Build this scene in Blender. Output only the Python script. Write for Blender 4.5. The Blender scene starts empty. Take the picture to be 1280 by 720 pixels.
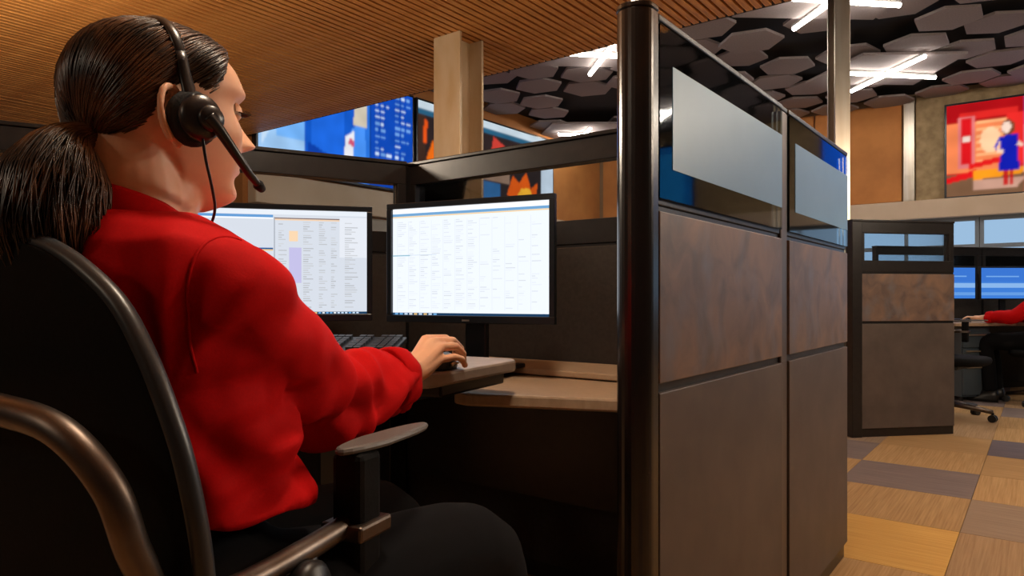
import bpy, bmesh, math, random
from math import sin, cos, pi, radians, sqrt, atan2, exp
from mathutils import Vector, Matrix, noise
from mathutils.bvhtree import BVHTree

random.seed(7)
scene = bpy.context.scene
COL = scene.collection

# ------------------------------------------------------------------ camera
FOC, CX, HY, CAMH = 873.0, 640.0, 372.0, 0.963      # pixels on the 1280x720 frame, metres
YAW = atan2(663.0, FOC)                              # the room's axes are turned against the camera
CY, SY = cos(YAW), sin(YAW)
cd = bpy.data.cameras.new('camera')
cd.sensor_width = 36.0
cd.lens = 36.0 * FOC / 1280.0
cd.shift_y = (HY - 360.0) / 1280.0
cd.clip_start = 0.05
cam = bpy.data.objects.new('camera', cd)
cam.location = (0, 0, CAMH)
cam.rotation_euler = (pi / 2, 0, YAW)
COL.objects.link(cam)
scene.camera = cam

# ------------------------------------------------------------------ world, view, large lights
world = bpy.data.worlds.new('world')
world.use_nodes = True
wb = world.node_tree.nodes['Background']
wb.inputs['Color'].default_value = (1.0, 0.86, 0.72, 1)
wb.inputs['Strength'].default_value = 0.03
scene.world = world
scene.view_settings.view_transform = 'Standard'
scene.view_settings.look = 'None'
scene.view_settings.gamma = 1.0
scene.view_settings.use_curve_mapping = False
scene.view_settings.exposure = 0.0
GLOBE = 85.0          # unseen globe lamps added as fill light (see added_globe_lamp below)
TUBE = 36.0           # crossed light tubes under the hexagon ceiling


def room(lat, d, h=0.0):
    """camera-aligned metres (right, away, up) -> room coordinates"""
    return Vector((CY * lat - SY * d, SY * lat + CY * d, h))


def lat_at(x, d):
    return (x - CX) / FOC * d


def h_at(y, d):
    return CAMH + (HY - y) / FOC * d


def at(x, y, d):
    return room(lat_at(x, d), d, h_at(y, d))


# ------------------------------------------------------------------ materials
MATS = {}


def srgb(r, g, b):
    f = lambda c: (c / 12.92 if c <= 0.04045 else ((c + 0.055) / 1.055) ** 2.4)
    return tuple(f(c / 255.0) for c in (r, g, b)) + (1.0,)


def mat(name, col, rough=0.5, metal=0.0, noise_scale=None, col2=None, stretch=(1, 1, 1), bump=0.0, spec=0.5,
        detail=4.0, lo=0.35, hi=0.65, sheen=0.0, sss=0.0, coat=0.0):
    m = bpy.data.materials.new(name)
    m.use_nodes = True
    nt = m.node_tree
    b = nt.nodes['Principled BSDF']
    b.inputs['Base Color'].default_value = col
    b.inputs['Roughness'].default_value = rough
    b.inputs['Metallic'].default_value = metal
    b.inputs['Specular IOR Level'].default_value = spec
    if sheen:
        b.inputs['Sheen Weight'].default_value = sheen
    if coat:
        b.inputs['Coat Weight'].default_value = coat
        b.inputs['Coat Roughness'].default_value = 0.15
    if sss:
        b.inputs['Subsurface Weight'].default_value = sss
        b.inputs['Subsurface Radius'].default_value = (0.012, 0.005, 0.003)
        b.inputs['Subsurface Scale'].default_value = 0.6
    if noise_scale:
        tc = nt.nodes.new('ShaderNodeTexCoord')
        mp = nt.nodes.new('ShaderNodeMapping')
        mp.inputs['Scale'].default_value = stretch
        n = nt.nodes.new('ShaderNodeTexNoise')
        n.inputs['Scale'].default_value = noise_scale
        n.inputs['Detail'].default_value = detail
        nt.links.new(tc.outputs['Object'], mp.inputs['Vector'])
        nt.links.new(mp.outputs['Vector'], n.inputs['Vector'])
        if col2:
            cr = nt.nodes.new('ShaderNodeValToRGB')
            cr.color_ramp.elements[0].position = lo
            cr.color_ramp.elements[1].position = hi
            cr.color_ramp.elements[0].color = col
            cr.color_ramp.elements[1].color = col2
            nt.links.new(n.outputs['Fac'], cr.inputs['Fac'])
            nt.links.new(cr.outputs['Color'], b.inputs['Base Color'])
        if bump:
            bp = nt.nodes.new('ShaderNodeBump')
            bp.inputs['Strength'].default_value = bump
            bp.inputs['Distance'].default_value = 0.01
            nt.links.new(n.outputs['Fac'], bp.inputs['Height'])
            nt.links.new(bp.outputs['Normal'], b.inputs['Normal'])
    MATS[name] = m
    return m


def emit(name, col, strength):
    m = bpy.data.materials.new(name)
    m.use_nodes = True
    nt = m.node_tree
    nt.nodes.clear()
    o = nt.nodes.new('ShaderNodeOutputMaterial')
    e = nt.nodes.new('ShaderNodeEmission')
    e.inputs['Color'].default_value = col
    e.inputs['Strength'].default_value = strength
    nt.links.new(e.outputs[0], o.inputs[0])
    return m


def display(name, strength):
    """a lit screen: colours come from the picture shown on it"""
    m = bpy.data.materials.new(name)
    m.use_nodes = True
    nt = m.node_tree
    nt.nodes.clear()
    o = nt.nodes.new('ShaderNodeOutputMaterial')
    e = nt.nodes.new('ShaderNodeEmission')
    a = nt.nodes.new('ShaderNodeAttribute')
    a.attribute_name = 'picture'
    e.inputs['Strength'].default_value = strength
    nt.links.new(a.outputs['Color'], e.inputs['Color'])
    nt.links.new(e.outputs[0], o.inputs[0])
    return m


def glass(name, tint=(0.86, 0.9, 0.92, 1), gloss=1.0, rough=0.02):
    m = bpy.data.materials.new(name)
    m.use_nodes = True
    nt = m.node_tree
    nt.nodes.clear()
    o = nt.nodes.new('ShaderNodeOutputMaterial')
    mx = nt.nodes.new('ShaderNodeMixShader')
    t = nt.nodes.new('ShaderNodeBsdfTransparent')
    g = nt.nodes.new('ShaderNodeBsdfGlossy')
    fr = nt.nodes.new('ShaderNodeFresnel')
    fr.inputs['IOR'].default_value = 1.5
    t.inputs['Color'].default_value = tint
    g.inputs['Roughness'].default_value = rough
    g.inputs['Color'].default_value = (gloss, gloss, gloss, 1)
    nt.links.new(fr.outputs[0], mx.inputs[0])
    nt.links.new(t.outputs[0], mx.inputs[1])
    nt.links.new(g.outputs[0], mx.inputs[2])
    nt.links.new(mx.outputs[0], o.inputs[0])
    return m


M_slat = mat('slat_wood', srgb(172, 108, 50), 0.5, noise_scale=9, col2=srgb(214, 150, 80), stretch=(14, 0.6, 14), bump=0.1)
M_slatback = mat('ceiling_backing', srgb(38, 22, 12), 0.9)
M_black = mat('black_ceiling', srgb(30, 27, 27), 0.9)
M_hex = mat('acoustic_felt', srgb(146, 134, 134), 0.95, noise_scale=60, col2=srgb(156, 144, 142), bump=0.05)
M_frame = mat('panel_frame', srgb(36, 33, 33), 0.32, 0.3, noise_scale=30, col2=srgb(42, 38, 37))
M_post = mat('panel_post', srgb(98, 88, 84), 0.4, 0.5)
M_cap = mat('end_cap', srgb(30, 24, 22), 0.25, 0.35, coat=0.3)
M_tile_lo = mat('laminate_dark', srgb(78, 68, 64), 0.5, 0.1, noise_scale=7, col2=srgb(92, 80, 74), detail=8)
M_fabric_in = mat('panel_fabric', srgb(40, 34, 31), 0.9, noise_scale=80, col2=srgb(48, 42, 38), bump=0.05)
M_film = mat('frosted_film', srgb(116, 160, 200), 0.35, noise_scale=4, col2=srgb(122, 166, 206), spec=0.4)
M_glass = glass('clear_glass')
M_glassdark = glass('smoked_glass', (0.5, 0.58, 0.62, 1), 1.0, 0.04)
M_steel = mat('brushed_steel', srgb(205, 196, 184), 0.34, 0.9, noise_scale=20, col2=srgb(190, 176, 158), stretch=(1, 1, 0.05))
M_column = mat('steel_column', srgb(206, 186, 158), 0.42, 0.4, noise_scale=7, col2=srgb(190, 162, 124), stretch=(1, 1, 0.3))
M_desk = mat('desk_laminate', srgb(176, 152, 126), 0.45, noise_scale=30, col2=srgb(164, 140, 114), stretch=(1, 6, 1))
M_plat = mat('keyboard_platform_laminate', srgb(170, 156, 146), 0.45, noise_scale=25, col2=srgb(158, 143, 132))
M_plastic = mat('black_plastic', srgb(18, 18, 20), 0.42)
M_bezel = mat('monitor_bezel', srgb(20, 24, 30), 0.3)
M_key = mat('key_plastic', srgb(38, 38, 42), 0.45)
M_chrome = mat('chair_metal', srgb(118, 108, 102), 0.4, 1.0, noise_scale=12, col2=srgb(92, 80, 72))
M_mesh = mat('chair_black', srgb(9, 9, 10), 0.8, noise_scale=200, col2=srgb(13, 13, 14), bump=0.05, spec=0.15)
M_rim = mat('chair_rim', srgb(44, 46, 50), 0.35)
M_padgrey = mat('armrest_grey', srgb(92, 88, 86), 0.5)
M_skin = mat('skin', srgb(236, 188, 156), 0.45, noise_scale=14, col2=srgb(228, 174, 142), sss=0.15, spec=0.35)
M_shirt = mat('red_shirt', srgb(192, 4, 8), 0.8, noise_scale=400, col2=srgb(184, 4, 7), bump=0.05, spec=0.12)
M_trousers = mat('black_trousers', srgb(10, 10, 13), 0.9, spec=0.15)
M_shoe = mat('black_shoe', srgb(18, 16, 16), 0.4)
M_headset = mat('headset_plastic', srgb(34, 34, 38), 0.3)
M_foam = mat('ear_foam', srgb(28, 28, 30), 0.9, noise_scale=300, col2=srgb(36, 36, 38), bump=0.1)
M_eyew = mat('eye_white', srgb(230, 224, 218), 0.2)
M_iris = mat('eye_iris', srgb(60, 40, 28), 0.2)
M_lip = mat('lip', srgb(186, 112, 100), 0.45)
M_tan = mat('tan_wall_panel', srgb(206, 134, 68), 0.7, noise_scale=2.2, col2=srgb(184, 116, 56), detail=8)
M_stone = mat('stone_cladding', srgb(176, 150, 112), 0.85, noise_scale=8, col2=srgb(146, 122, 88), detail=10, bump=0.2)
M_beige = mat('beige_bulkhead', srgb(212, 188, 164), 0.7, noise_scale=1.5, col2=srgb(202, 176, 150))
M_greybeige = mat('grey_bulkhead', srgb(176, 164, 152), 0.7)
M_white = mat('white_metal', srgb(225, 225, 222), 0.5)
M_pane = emit('daylit_pane', srgb(156, 190, 222), 1.0)
M_mullion = mat('window_mullion', srgb(120, 128, 138), 0.5)
M_tube = emit('light_tube', (1.0, 0.93, 0.83, 1), TUBE)
M_lampglow = glass('lamp_globe_glass', (1.0, 0.97, 0.92, 1), 0.6, 0.2)
M_screen = display('monitor_picture', 1.15)
M_tv = display('video_wall_picture', 1.1)
M_blue = mat('file_cabinet_blue_grey', srgb(70, 82, 92), 0.4, 0.3)


def mottled(name):
    m = bpy.data.materials.new(name)
    m.use_nodes = True
    nt = m.node_tree
    b = nt.nodes['Principled BSDF']
    b.inputs['Roughness'].default_value = 0.42
    b.inputs['Metallic'].default_value = 0.15
    tc = nt.nodes.new('ShaderNodeTexCoord')
    n1 = nt.nodes.new('ShaderNodeTexNoise')
    n1.inputs['Scale'].default_value = 9.0
    n1.inputs['Detail'].default_value = 9
    n1.inputs['Distortion'].default_value = 0.8
    n2 = nt.nodes.new('ShaderNodeTexNoise')
    n2.inputs['Scale'].default_value = 12.0
    n2.inputs['Detail'].default_value = 7
    mp = nt.nodes.new('ShaderNodeMapping')
    mp.inputs['Location'].default_value = (3, 7, 1)
    mp.inputs['Scale'].default_value = (1, 1, 0.6)
    nt.links.new(tc.outputs['Object'], n1.inputs['Vector'])
    nt.links.new(tc.outputs['Object'], mp.inputs['Vector'])
    nt.links.new(mp.outputs['Vector'], n2.inputs['Vector'])
    r1 = nt.nodes.new('ShaderNodeValToRGB')
    r1.color_ramp.elements[0].position = 0.34
    r1.color_ramp.elements[0].color = srgb(98, 82, 76)
    r1.color_ramp.elements[1].position = 0.68
    r1.color_ramp.elements[1].color = srgb(138, 110, 92)
    e = r1.color_ramp.elements.new(0.5)
    e.color = srgb(120, 98, 86)
    r2 = nt.nodes.new('ShaderNodeValToRGB')
    r2.color_ramp.elements[0].position = 0.5
    r2.color_ramp.elements[0].color = (0, 0, 0, 1)
    r2.color_ramp.elements[1].position = 0.85
    r2.color_ramp.elements[1].color = (1, 1, 1, 1)
    mx = nt.nodes.new('ShaderNodeMixRGB')
    mx.inputs['Color2'].default_value = srgb(110, 112, 122)
    nt.links.new(n1.outputs['Fac'], r1.inputs['Fac'])
    nt.links.new(n2.outputs['Fac'], r2.inputs['Fac'])
    nt.links.new(r2.outputs['Color'], mx.inputs['Fac'])
    nt.links.new(r1.outputs['Color'], mx.inputs['Color1'])
    nt.links.new(mx.outputs['Color'], b.inputs['Base Color'])
    return m


M_tile_up = mottled('oxidised_laminate')


def carpet(name, c1, c2, along_x):
    return mat(name, c1, 0.95, noise_scale=26, col2=c2, stretch=(0.12, 5, 1) if along_x else (5, 0.12, 1), bump=0.25, spec=0.15, lo=0.3, hi=0.7)


CARPETS = []
for i, (a, b) in enumerate([((156, 122, 82), (186, 150, 104)), ((150, 120, 88), (176, 144, 108)), ((140, 118, 98), (160, 138, 118)),
                            ((112, 98, 96), (138, 122, 116)), ((196, 150, 80), (216, 172, 98)), ((164, 128, 84), (190, 154, 108)),
                            ((92, 84, 92), (116, 106, 112))]):
    for ax in (0, 1):
        CARPETS.append(carpet('carpet_%d_%d' % (i, ax), srgb(*a), srgb(*b), ax))


# ------------------------------------------------------------------ mesh helpers
class MB:
    def __init__(self):
        self.v, self.f, self.mi = [], [], []

    def add(self, vs, fs, mi=0):
        o = len(self.v)
        self.v += [Vector(p) for p in vs]
        self.f += [tuple(i + o for i in f) for f in fs]
        self.mi += [mi] * len(fs)
        return self

    def box(self, lo, hi, mi=0, M=None):
        x0, y0, z0 = lo
        x1, y1, z1 = hi
        vs = [Vector(p) for p in ((x0, y0, z0), (x1, y0, z0), (x1, y1, z0), (x0, y1, z0), (x0, y0, z1), (x1, y0, z1), (x1, y1, z1), (x0, y1, z1))]
        if M is not None:
            vs = [M @ p for p in vs]
        return self.add(vs, [(0, 3, 2, 1), (4, 5, 6, 7), (0, 1, 5, 4), (1, 2, 6, 5), (2, 3, 7, 6), (3, 0, 4, 7)], mi)

    def prism(self, poly, z0, z1, mi=0, M=None):
        n = len(poly)
        vs = [Vector((p[0], p[1], z0)) for p in poly] + [Vector((p[0], p[1], z1)) for p in poly]
        if M is not None:
            vs = [M @ p for p in vs]
        fs = [tuple(range(n - 1, -1, -1)), tuple(range(n, 2 * n))]
        fs += [(i, (i + 1) % n, n + (i + 1) % n, n + i) for i in range(n)]
        return self.add(vs, fs, mi)

    def loft(self, rings, mi=0, cap=True, closed=False):
        n = len(rings[0])
        vs = [p for r in rings for p in r]
        fs = []
        m = len(rings)
        for i in range(m if closed else m - 1):
            a, b = i * n, ((i + 1) % m) * n
            for j in range(n):
                k = (j + 1) % n
                fs.append((a + j, a + k, b + k, b + j))
        if cap and not closed:
            fs.append(tuple(range(n - 1, -1, -1)))
            fs.append(tuple((m - 1) * n + j for j in range(n)))
        return self.add(vs, fs, mi)

    def tube(self, path, rad, n=10, mi=0, flat=1.0, up=None, closed=False, cap=True):
        path = [Vector(p) for p in path]
        m = len(path)
        if not hasattr(rad, '__len__'):
            rad = [rad] * m
        rings = []
        prev = None
        for i in range(m):
            if closed:
                t = path[(i + 1) % m] - path[i - 1]
            else:
                t = path[min(i + 1, m - 1)] - path[max(i - 1, 0)]
            t.normalize()
            if prev is None:
                u = Vector(up) if up else (Vector((0, 0, 1)) if abs(t.z) < 0.9 else Vector((1, 0, 0)))
            else:
                u = prev
            u = u - t * u.dot(t)
            u.normalize()
            prev = u
            w = t.cross(u)
            rings.append([path[i] + (u * cos(2 * pi * j / n) * flat + w * sin(2 * pi * j / n)) * rad[i] for j in range(n)])
        return self.loft(rings, mi, cap, closed)

    def lathe(self, prof, n=20, c=(0, 0, 0), mi=0, axis='z'):
        rings = []
        for r, z in prof:
            ring = []
            for j in range(n):
                a = 2 * pi * j / n
                p = (r * cos(a), r * sin(a), z)
                if axis == 'y':
                    p = (p[0], p[2], p[1])
                if axis == 'x':
                    p = (p[2], p[0], p[1])
                ring.append(Vector(p) + Vector(c))
            rings.append(ring)
        return self.loft(rings, mi, True)

    def ellipsoid(self, c, r, nu=16, nv=10, mi=0, M=None):
        rings = []
        for i in range(1, nv):
            a = pi * i / nv
            ring = []
            for j in range(nu):
                b = 2 * pi * j / nu
                p = Vector((r[0] * sin(a) * cos(b), r[1] * sin(a) * sin(b), -r[2] * cos(a)))
                if M is not None:
                    p = M @ p
                ring.append(p + Vector(c))
            rings.append(ring)
        return self.loft(rings, mi, True)

    def mesh(self, name, mats, smooth=False):
        me = bpy.data.meshes.new(name)
        me.from_pydata([tuple(p) for p in self.v], [], self.f)
        for m in (mats if isinstance(mats, (list, tuple)) else [mats]):
            me.materials.append(m)
        for p, k in zip(me.polygons, self.mi):
            p.material_index = k
        bm = bmesh.new()
        bm.from_mesh(me)
        bmesh.ops.recalc_face_normals(bm, faces=bm.faces)
        bm.to_mesh(me)
        bm.free()
        if smooth:
            for p in me.polygons:
                p.use_smooth = True
        me.update()
        return me

    def build(self, name, mats, parent=None, smooth=False, bevel=0.0, loc=None, rot=None):
        o = bpy.data.objects.new(name, self.mesh(name, mats, smooth))
        return link(o, parent, bevel, loc, rot)


def link(o, parent=None, bevel=0.0, loc=None, rot=None):
    COL.objects.link(o)
    if parent is not None:
        o.parent = parent
    if loc is not None:
        o.location = loc
    if rot is not None:
        o.rotation_euler = rot
    if bevel:
        b = o.modifiers.new('bevel', 'BEVEL')
        b.width = bevel
        b.segments = 2
        b.limit_method = 'ANGLE'
        b.angle_limit = radians(40)
    return o


def tag(o, label=None, cat=None, group=None, kind=None):
    if label:
        o['label'] = label
    if cat:
        o['category'] = cat
    if group:
        o['group'] = group
    if kind:
        o['kind'] = kind
    return o


def thing(name, label, cat, loc=(0, 0, 0), rz=0.0, group=None):
    o = bpy.data.objects.new(name, None)
    o.empty_display_size = 0.1
    COL.objects.link(o)
    o.location = loc
    o.rotation_euler = (0, 0, rz)
    return tag(o, label, cat, group)


def smooth_path(pts, n=6):
    """Catmull-Rom through the points"""
    pts = [Vector(p) for p in pts]
    out = []
    for i in range(len(pts) - 1):
        p0, p1, p2, p3 = pts[max(i - 1, 0)], pts[i], pts[i + 1], pts[min(i + 2, len(pts) - 1)]
        for k in range(n):
            t = k / n
            out.append(0.5 * ((2 * p1) + (p2 - p0) * t + (2 * p0 - 5 * p1 + 4 * p2 - p3) * t * t + (3 * p1 - p0 - 3 * p2 + p3) * t ** 3))
    out.append(pts[-1])
    return out


def lerp_table(tab, x):
    if x <= tab[0][0]:
        return tab[0][1:]
    for a, b in zip(tab, tab[1:]):
        if x <= b[0]:
            t = (x - a[0]) / (b[0] - a[0])
            return tuple(p + (q - p) * t for p, q in zip(a[1:], b[1:]))
    return tab[-1][1:]


def smooth_table(tab, x):
    """monotone-ish Catmull-Rom lookup of every column"""
    n = len(tab)
    if x <= tab[0][0]:
        return tab[0][1:]
    if x >= tab[-1][0]:
        return tab[-1][1:]
    for i in range(n - 1):
        if x <= tab[i + 1][0]:
            break
    a, b = tab[i], tab[i + 1]
    h = b[0] - a[0]
    t = (x - a[0]) / h
    res = []
    for c in range(1, len(a)):
        ma = (b[c] - tab[i - 1][c]) / (b[0] - tab[i - 1][0]) if i > 0 else (b[c] - a[c]) / h
        mb = (tab[i + 2][c] - a[c]) / (tab[i + 2][0] - a[0]) if i + 2 < n else (b[c] - a[c]) / h
        t2, t3 = t * t, t ** 3
        res.append((2 * t3 - 3 * t2 + 1) * a[c] + (t3 - 2 * t2 + t) * h * ma + (-2 * t3 + 3 * t2) * b[c] + (t3 - t2) * h * mb)
    return tuple(res)


def picture(name, quads, material, parent, M, w, h, lift=0.0006):
    """flat picture: list of (x0,y0,x1,y1,(r,g,b)) or (polygon,(r,g,b)) in 0..1 screen units, later ones on top; M maps local x,z plane (facing -y)"""
    vs, fs, cols = [], [], []
    for k, q in enumerate(quads):
        if len(q) == 5:
            x0, y0, x1, y1, c = q
            poly = [(x0, y0), (x1, y0), (x1, y1), (x0, y1)]
        else:
            poly, c = q
        o = len(vs)
        for (x, y) in poly:
            vs.append(M @ Vector((x * w, -0.0002 - lift * min(1.0, 0.02 * k + (0.3 if k else 0)) - 1e-6 * k, y * h)))
        fs.append(tuple(range(o, o + len(poly))))
        cols.append(srgb(*c))
    me = bpy.data.meshes.new(name)
    me.from_pydata([tuple(p) for p in vs], [], fs)
    at_ = me.attributes.new('picture', 'FLOAT_COLOR', 'FACE')
    for i, c in enumerate(cols):
        at_.data[i].color = c
    me.materials.append(material)
    o = bpy.data.objects.new(name, me)
    return link(o, parent)


I4 = Matrix.Identity(4)

# ------------------------------------------------------------------ the setting
fl = MB().box((-11.5, -5, -0.12), (7, 12.4, -0.006)).build('floor', mat('floor_screed', srgb(120, 100, 80), 0.95, noise_scale=6, col2=srgb(110, 92, 74)))
tag(fl, 'carpeted office floor in tan, gold and purple-grey squares', 'floor', kind='structure')
TS = 0.585
tile_meshes = []
for m in CARPETS:
    g = 0.0012
    mb = MB().box((g, g, -0.006), (TS - g, TS - g, 0.0))
    tile_meshes.append(mb.mesh('carpet_tile', m))
# grid node from the photograph: the column boundary runs through X=-0.265
gx0, gy0 = -0.27 - 6 * TS, 3.395 - 9 * TS
special = {}
n_t = 0
for i in range(0, 15):
    for j in range(0, 20):
        x, y = gx0 + i * TS, gy0 + j * TS
        r = random.random()
        c = 0 if r < 0.3 else 5 if r < 0.55 else 1 if r < 0.75 else 2 if r < 0.85 else 3 if r < 0.95 else 6
        ax = (i + j) % 2
        key = (i - 6, j - 9)
        fixed = {(-1, -1): (4, 1), (-1, 0): (0, 0), (-1, 1): (3, 1), (-1, 2): (5, 0), (-1, 3): (0, 1), (0, 0): (2, 1), (0, -1): (1, 0),
                 (0, 1): (5, 0), (0, 2): (0, 1), (0, 3): (6, 1), (-2, 0): (5, 1), (-2, -1): (2, 0), (1, 1): (1, 1), (0, 4): (5, 0), (1, 4): (3, 1), (1, 3): (0, 0)}
        if key in fixed:
            c, ax = fixed[key]
        o = bpy.data.objects.new('carpet_tile', tile_meshes[2 * c + ax])
        link(o, fl, loc=(x, y, 0))
        n_t += 1

ZC, YE = 2.75, 4.36     # wood ceiling height and its front edge
cl = MB().box((-10.6, -4, ZC + 0.035), (3.6, YE, ZC + 0.12)).build('ceiling', M_slatback)
tag(cl, 'low ceiling of narrow golden-brown wooden slats above the desks', 'ceiling', kind='structure')
slat_me = MB().box((-0.0185, -4, ZC), (0.0185, YE, ZC + 0.034)).mesh('slat', M_slat)
k = 0
x = -10.5
while x < 3.5:
    o = bpy.data.objects.new('slat', slat_me)
    link(o, cl, loc=(x, 0, random.uniform(-0.002, 0.002)))
    x += 0.058
fa = MB().box((-10.6, YE, ZC + 0.02), (3.6, YE + 0.06, 4.05)).build('trim_1', M_slatback)
tag(fa, 'dark fascia closing the step between slat ceiling and upper ceiling', 'fascia', kind='structure')

ZH = 3.95
cu = MB().box((-7.1, YE + 0.06, ZH + 0.12), (6.8, 12.3, ZH + 0.2)).build('ceiling_upper', M_black)
tag(cu, 'high black ceiling hung with grey hexagon panels', 'ceiling', kind='structure')
R = 0.36
hexme = []
for s in (1.0, 0.94):
    mb = MB().prism([(R * s * cos(pi / 3 * q + 0.26), R * s * sin(pi / 3 * q + 0.26)) for q in range(6)], 0, 0.03)
    hexme.append(mb.mesh('hexagon_panel', M_hex))
crosses = [(-6.4, 10.5), (-4.1, 7.2), (-4.1, 10.0), (-1.6, 7.2), (-1.6, 10.0), (0.9, 7.2), (0.9, 10.0), (3.4, 7.2), (3.4, 10.0)]
i = 0
y = YE + 0.45
row = 0
while y < 12.0:
    x = -6.7 + (0.37 if row % 2 else 0)
    while x < 3.4:
        near = min((abs(x - c[0]) + abs(y - c[1])) for c in crosses)
        if random.random() > 0.13 and near > 0.75:
            o = bpy.data.objects.new('hexagon_panel', hexme[random.randrange(2)])
            link(o, cu, loc=(x + random.uniform(-.04, .04), y + random.uniform(-.04, .04), ZH - 0.06 + random.choice((0, 0.03, 0.06))), rot=(random.uniform(-.02, .02), random.uniform(-.02, .02), random.choice((0, 0.0, pi / 6)) * 0.5))
        x += 0.74
    y += 0.64
    row += 1
# wide pale lozenge plates that carry the crossed lights
for (x, y) in crosses:
    MB().prism([(-0.95, -0.1), (-0.1, -0.85), (0.9, -0.15), (0.2, 0.85)], 0, 0.03).build('lozenge_panel', M_hex, cu, loc=(x, y, ZH - 0.1))

# left wall with the video screens
wl = MB().box((-7.25, YE, 0), (-7.06, 12.36, ZH + 0.12)).build('wall_left', M_tan)
tag(wl, 'tan wall carrying the video screens at the far left', 'wall', kind='structure')
MB().box((-7.06, YE + 0.06, 2.02), (-6.9, 12.1, 2.36)).build('bulkhead', M_beige, wl, bevel=0.01)
MB().box((-7.06, YE + 0.06, 1.72), (-6.98, 12.1, 2.0)).build('bulkhead', M_greybeige, wl, bevel=0.01)
MB().box((-7.06, YE + 0.06, 1.2), (-7.02, 12.1, 1.7)).build('bulkhead', M_beige, wl, bevel=0.01)
wr = MB().box((-10.8, -4, 0), (-10.6, YE, ZC + 0.1)).build('wall_left_rear', M_beige)
tag(wr, 'beige wall far behind the left cubicle', 'wall', kind='structure')
wr2 = MB().box((-10.6, YE, 0), (-7.25, YE + 0.15, ZC + 0.1)).build('wall_left_return', M_beige)
tag(wr2, 'short beige wall under the slat ceiling edge at left', 'wall', kind='structure')

# far wall: tan panels, steel post, stone, beam, windows below
YF = 12.16
wf = MB().box((-7.06, YF + 0.04, 2.15), (6.8, YF + 0.2, ZH + 0.12)).build('wall_far', mat('far_wall_paint', srgb(150, 120, 90), 0.8, noise_scale=2, col2=srgb(140, 110, 80)))
tag(wf, 'far wall with tan boards, stone cladding and a beige beam', 'wall', kind='structure')
for a, b in ((-6.95, -5.6), (-5.57, -4.3), (-4.27, -3.0), (-2.97, -1.72)):
    MB().box((a, YF - 0.02, 2.44), (b, YF + 0.04, 3.95)).build('tan_board', M_tan, wf, bevel=0.006)
MB().box((-1.69, YF - 0.06, 2.2), (-1.54, YF + 0.04, 4.0)).build('steel_post', M_steel, wf, bevel=0.008)
MB().box((-1.53, YF - 0.02, 2.42), (6.5, YF + 0.04, 4.0)).build('stone_panel', M_stone, wf, bevel=0.01)
MB().box((-7.0, YF - 0.16, 2.14), (6.7, YF + 0.06, 2.42)).build('beam', M_beige, wf, bevel=0.015)
MB().box((-7.0, YF - 0.1, 0.0), (6.7, YF + 0.06, 0.72)).build('low_wall', M_greybeige, wf)
wn = 0
for a in range(7):
    xa = -6.3 + a * 1.86
    wn += 1
    w = MB()
    for (lo, hi) in (((xa, 0.72), (xa + 0.05, 2.14)), ((xa + 1.80, 0.72), (xa + 1.85, 2.14)), ((xa + 0.05, 2.08), (xa + 1.80, 2.14)), ((xa + 0.05, 0.72), (xa + 1.80, 0.79)), ((xa + 0.05, 1.68), (xa + 1.80, 1.74)), ((xa + 0.9, 0.79), (xa + 0.95, 1.68)), ((xa + 0.9, 1.74), (xa + 0.95, 2.08))):
        w.box((lo[0], YF - 0.04, lo[1]), (hi[0], YF + 0.03, hi[1]))
    wo = w.build('window_%d' % wn, M_mullion)
    tag(wo, 'daylit pale blue window under the beige beam, number %s from the left' % ['one', 'two', 'three', 'four', 'five', 'six', 'seven'][a], 'window', kind='structure')
    for (u0, u1, z0, z1) in ((xa + .05, xa + .9, .79, 1.68), (xa + .95, xa + 1.8, .79, 1.68), (xa + .05, xa + .9, 1.74, 2.08), (xa + .95, xa + 1.8, 1.74, 2.08)):
        MB().box((u0, YF, z0), (u1, YF + 0.008, z1)).build('pane', M_pane, wo)

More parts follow.
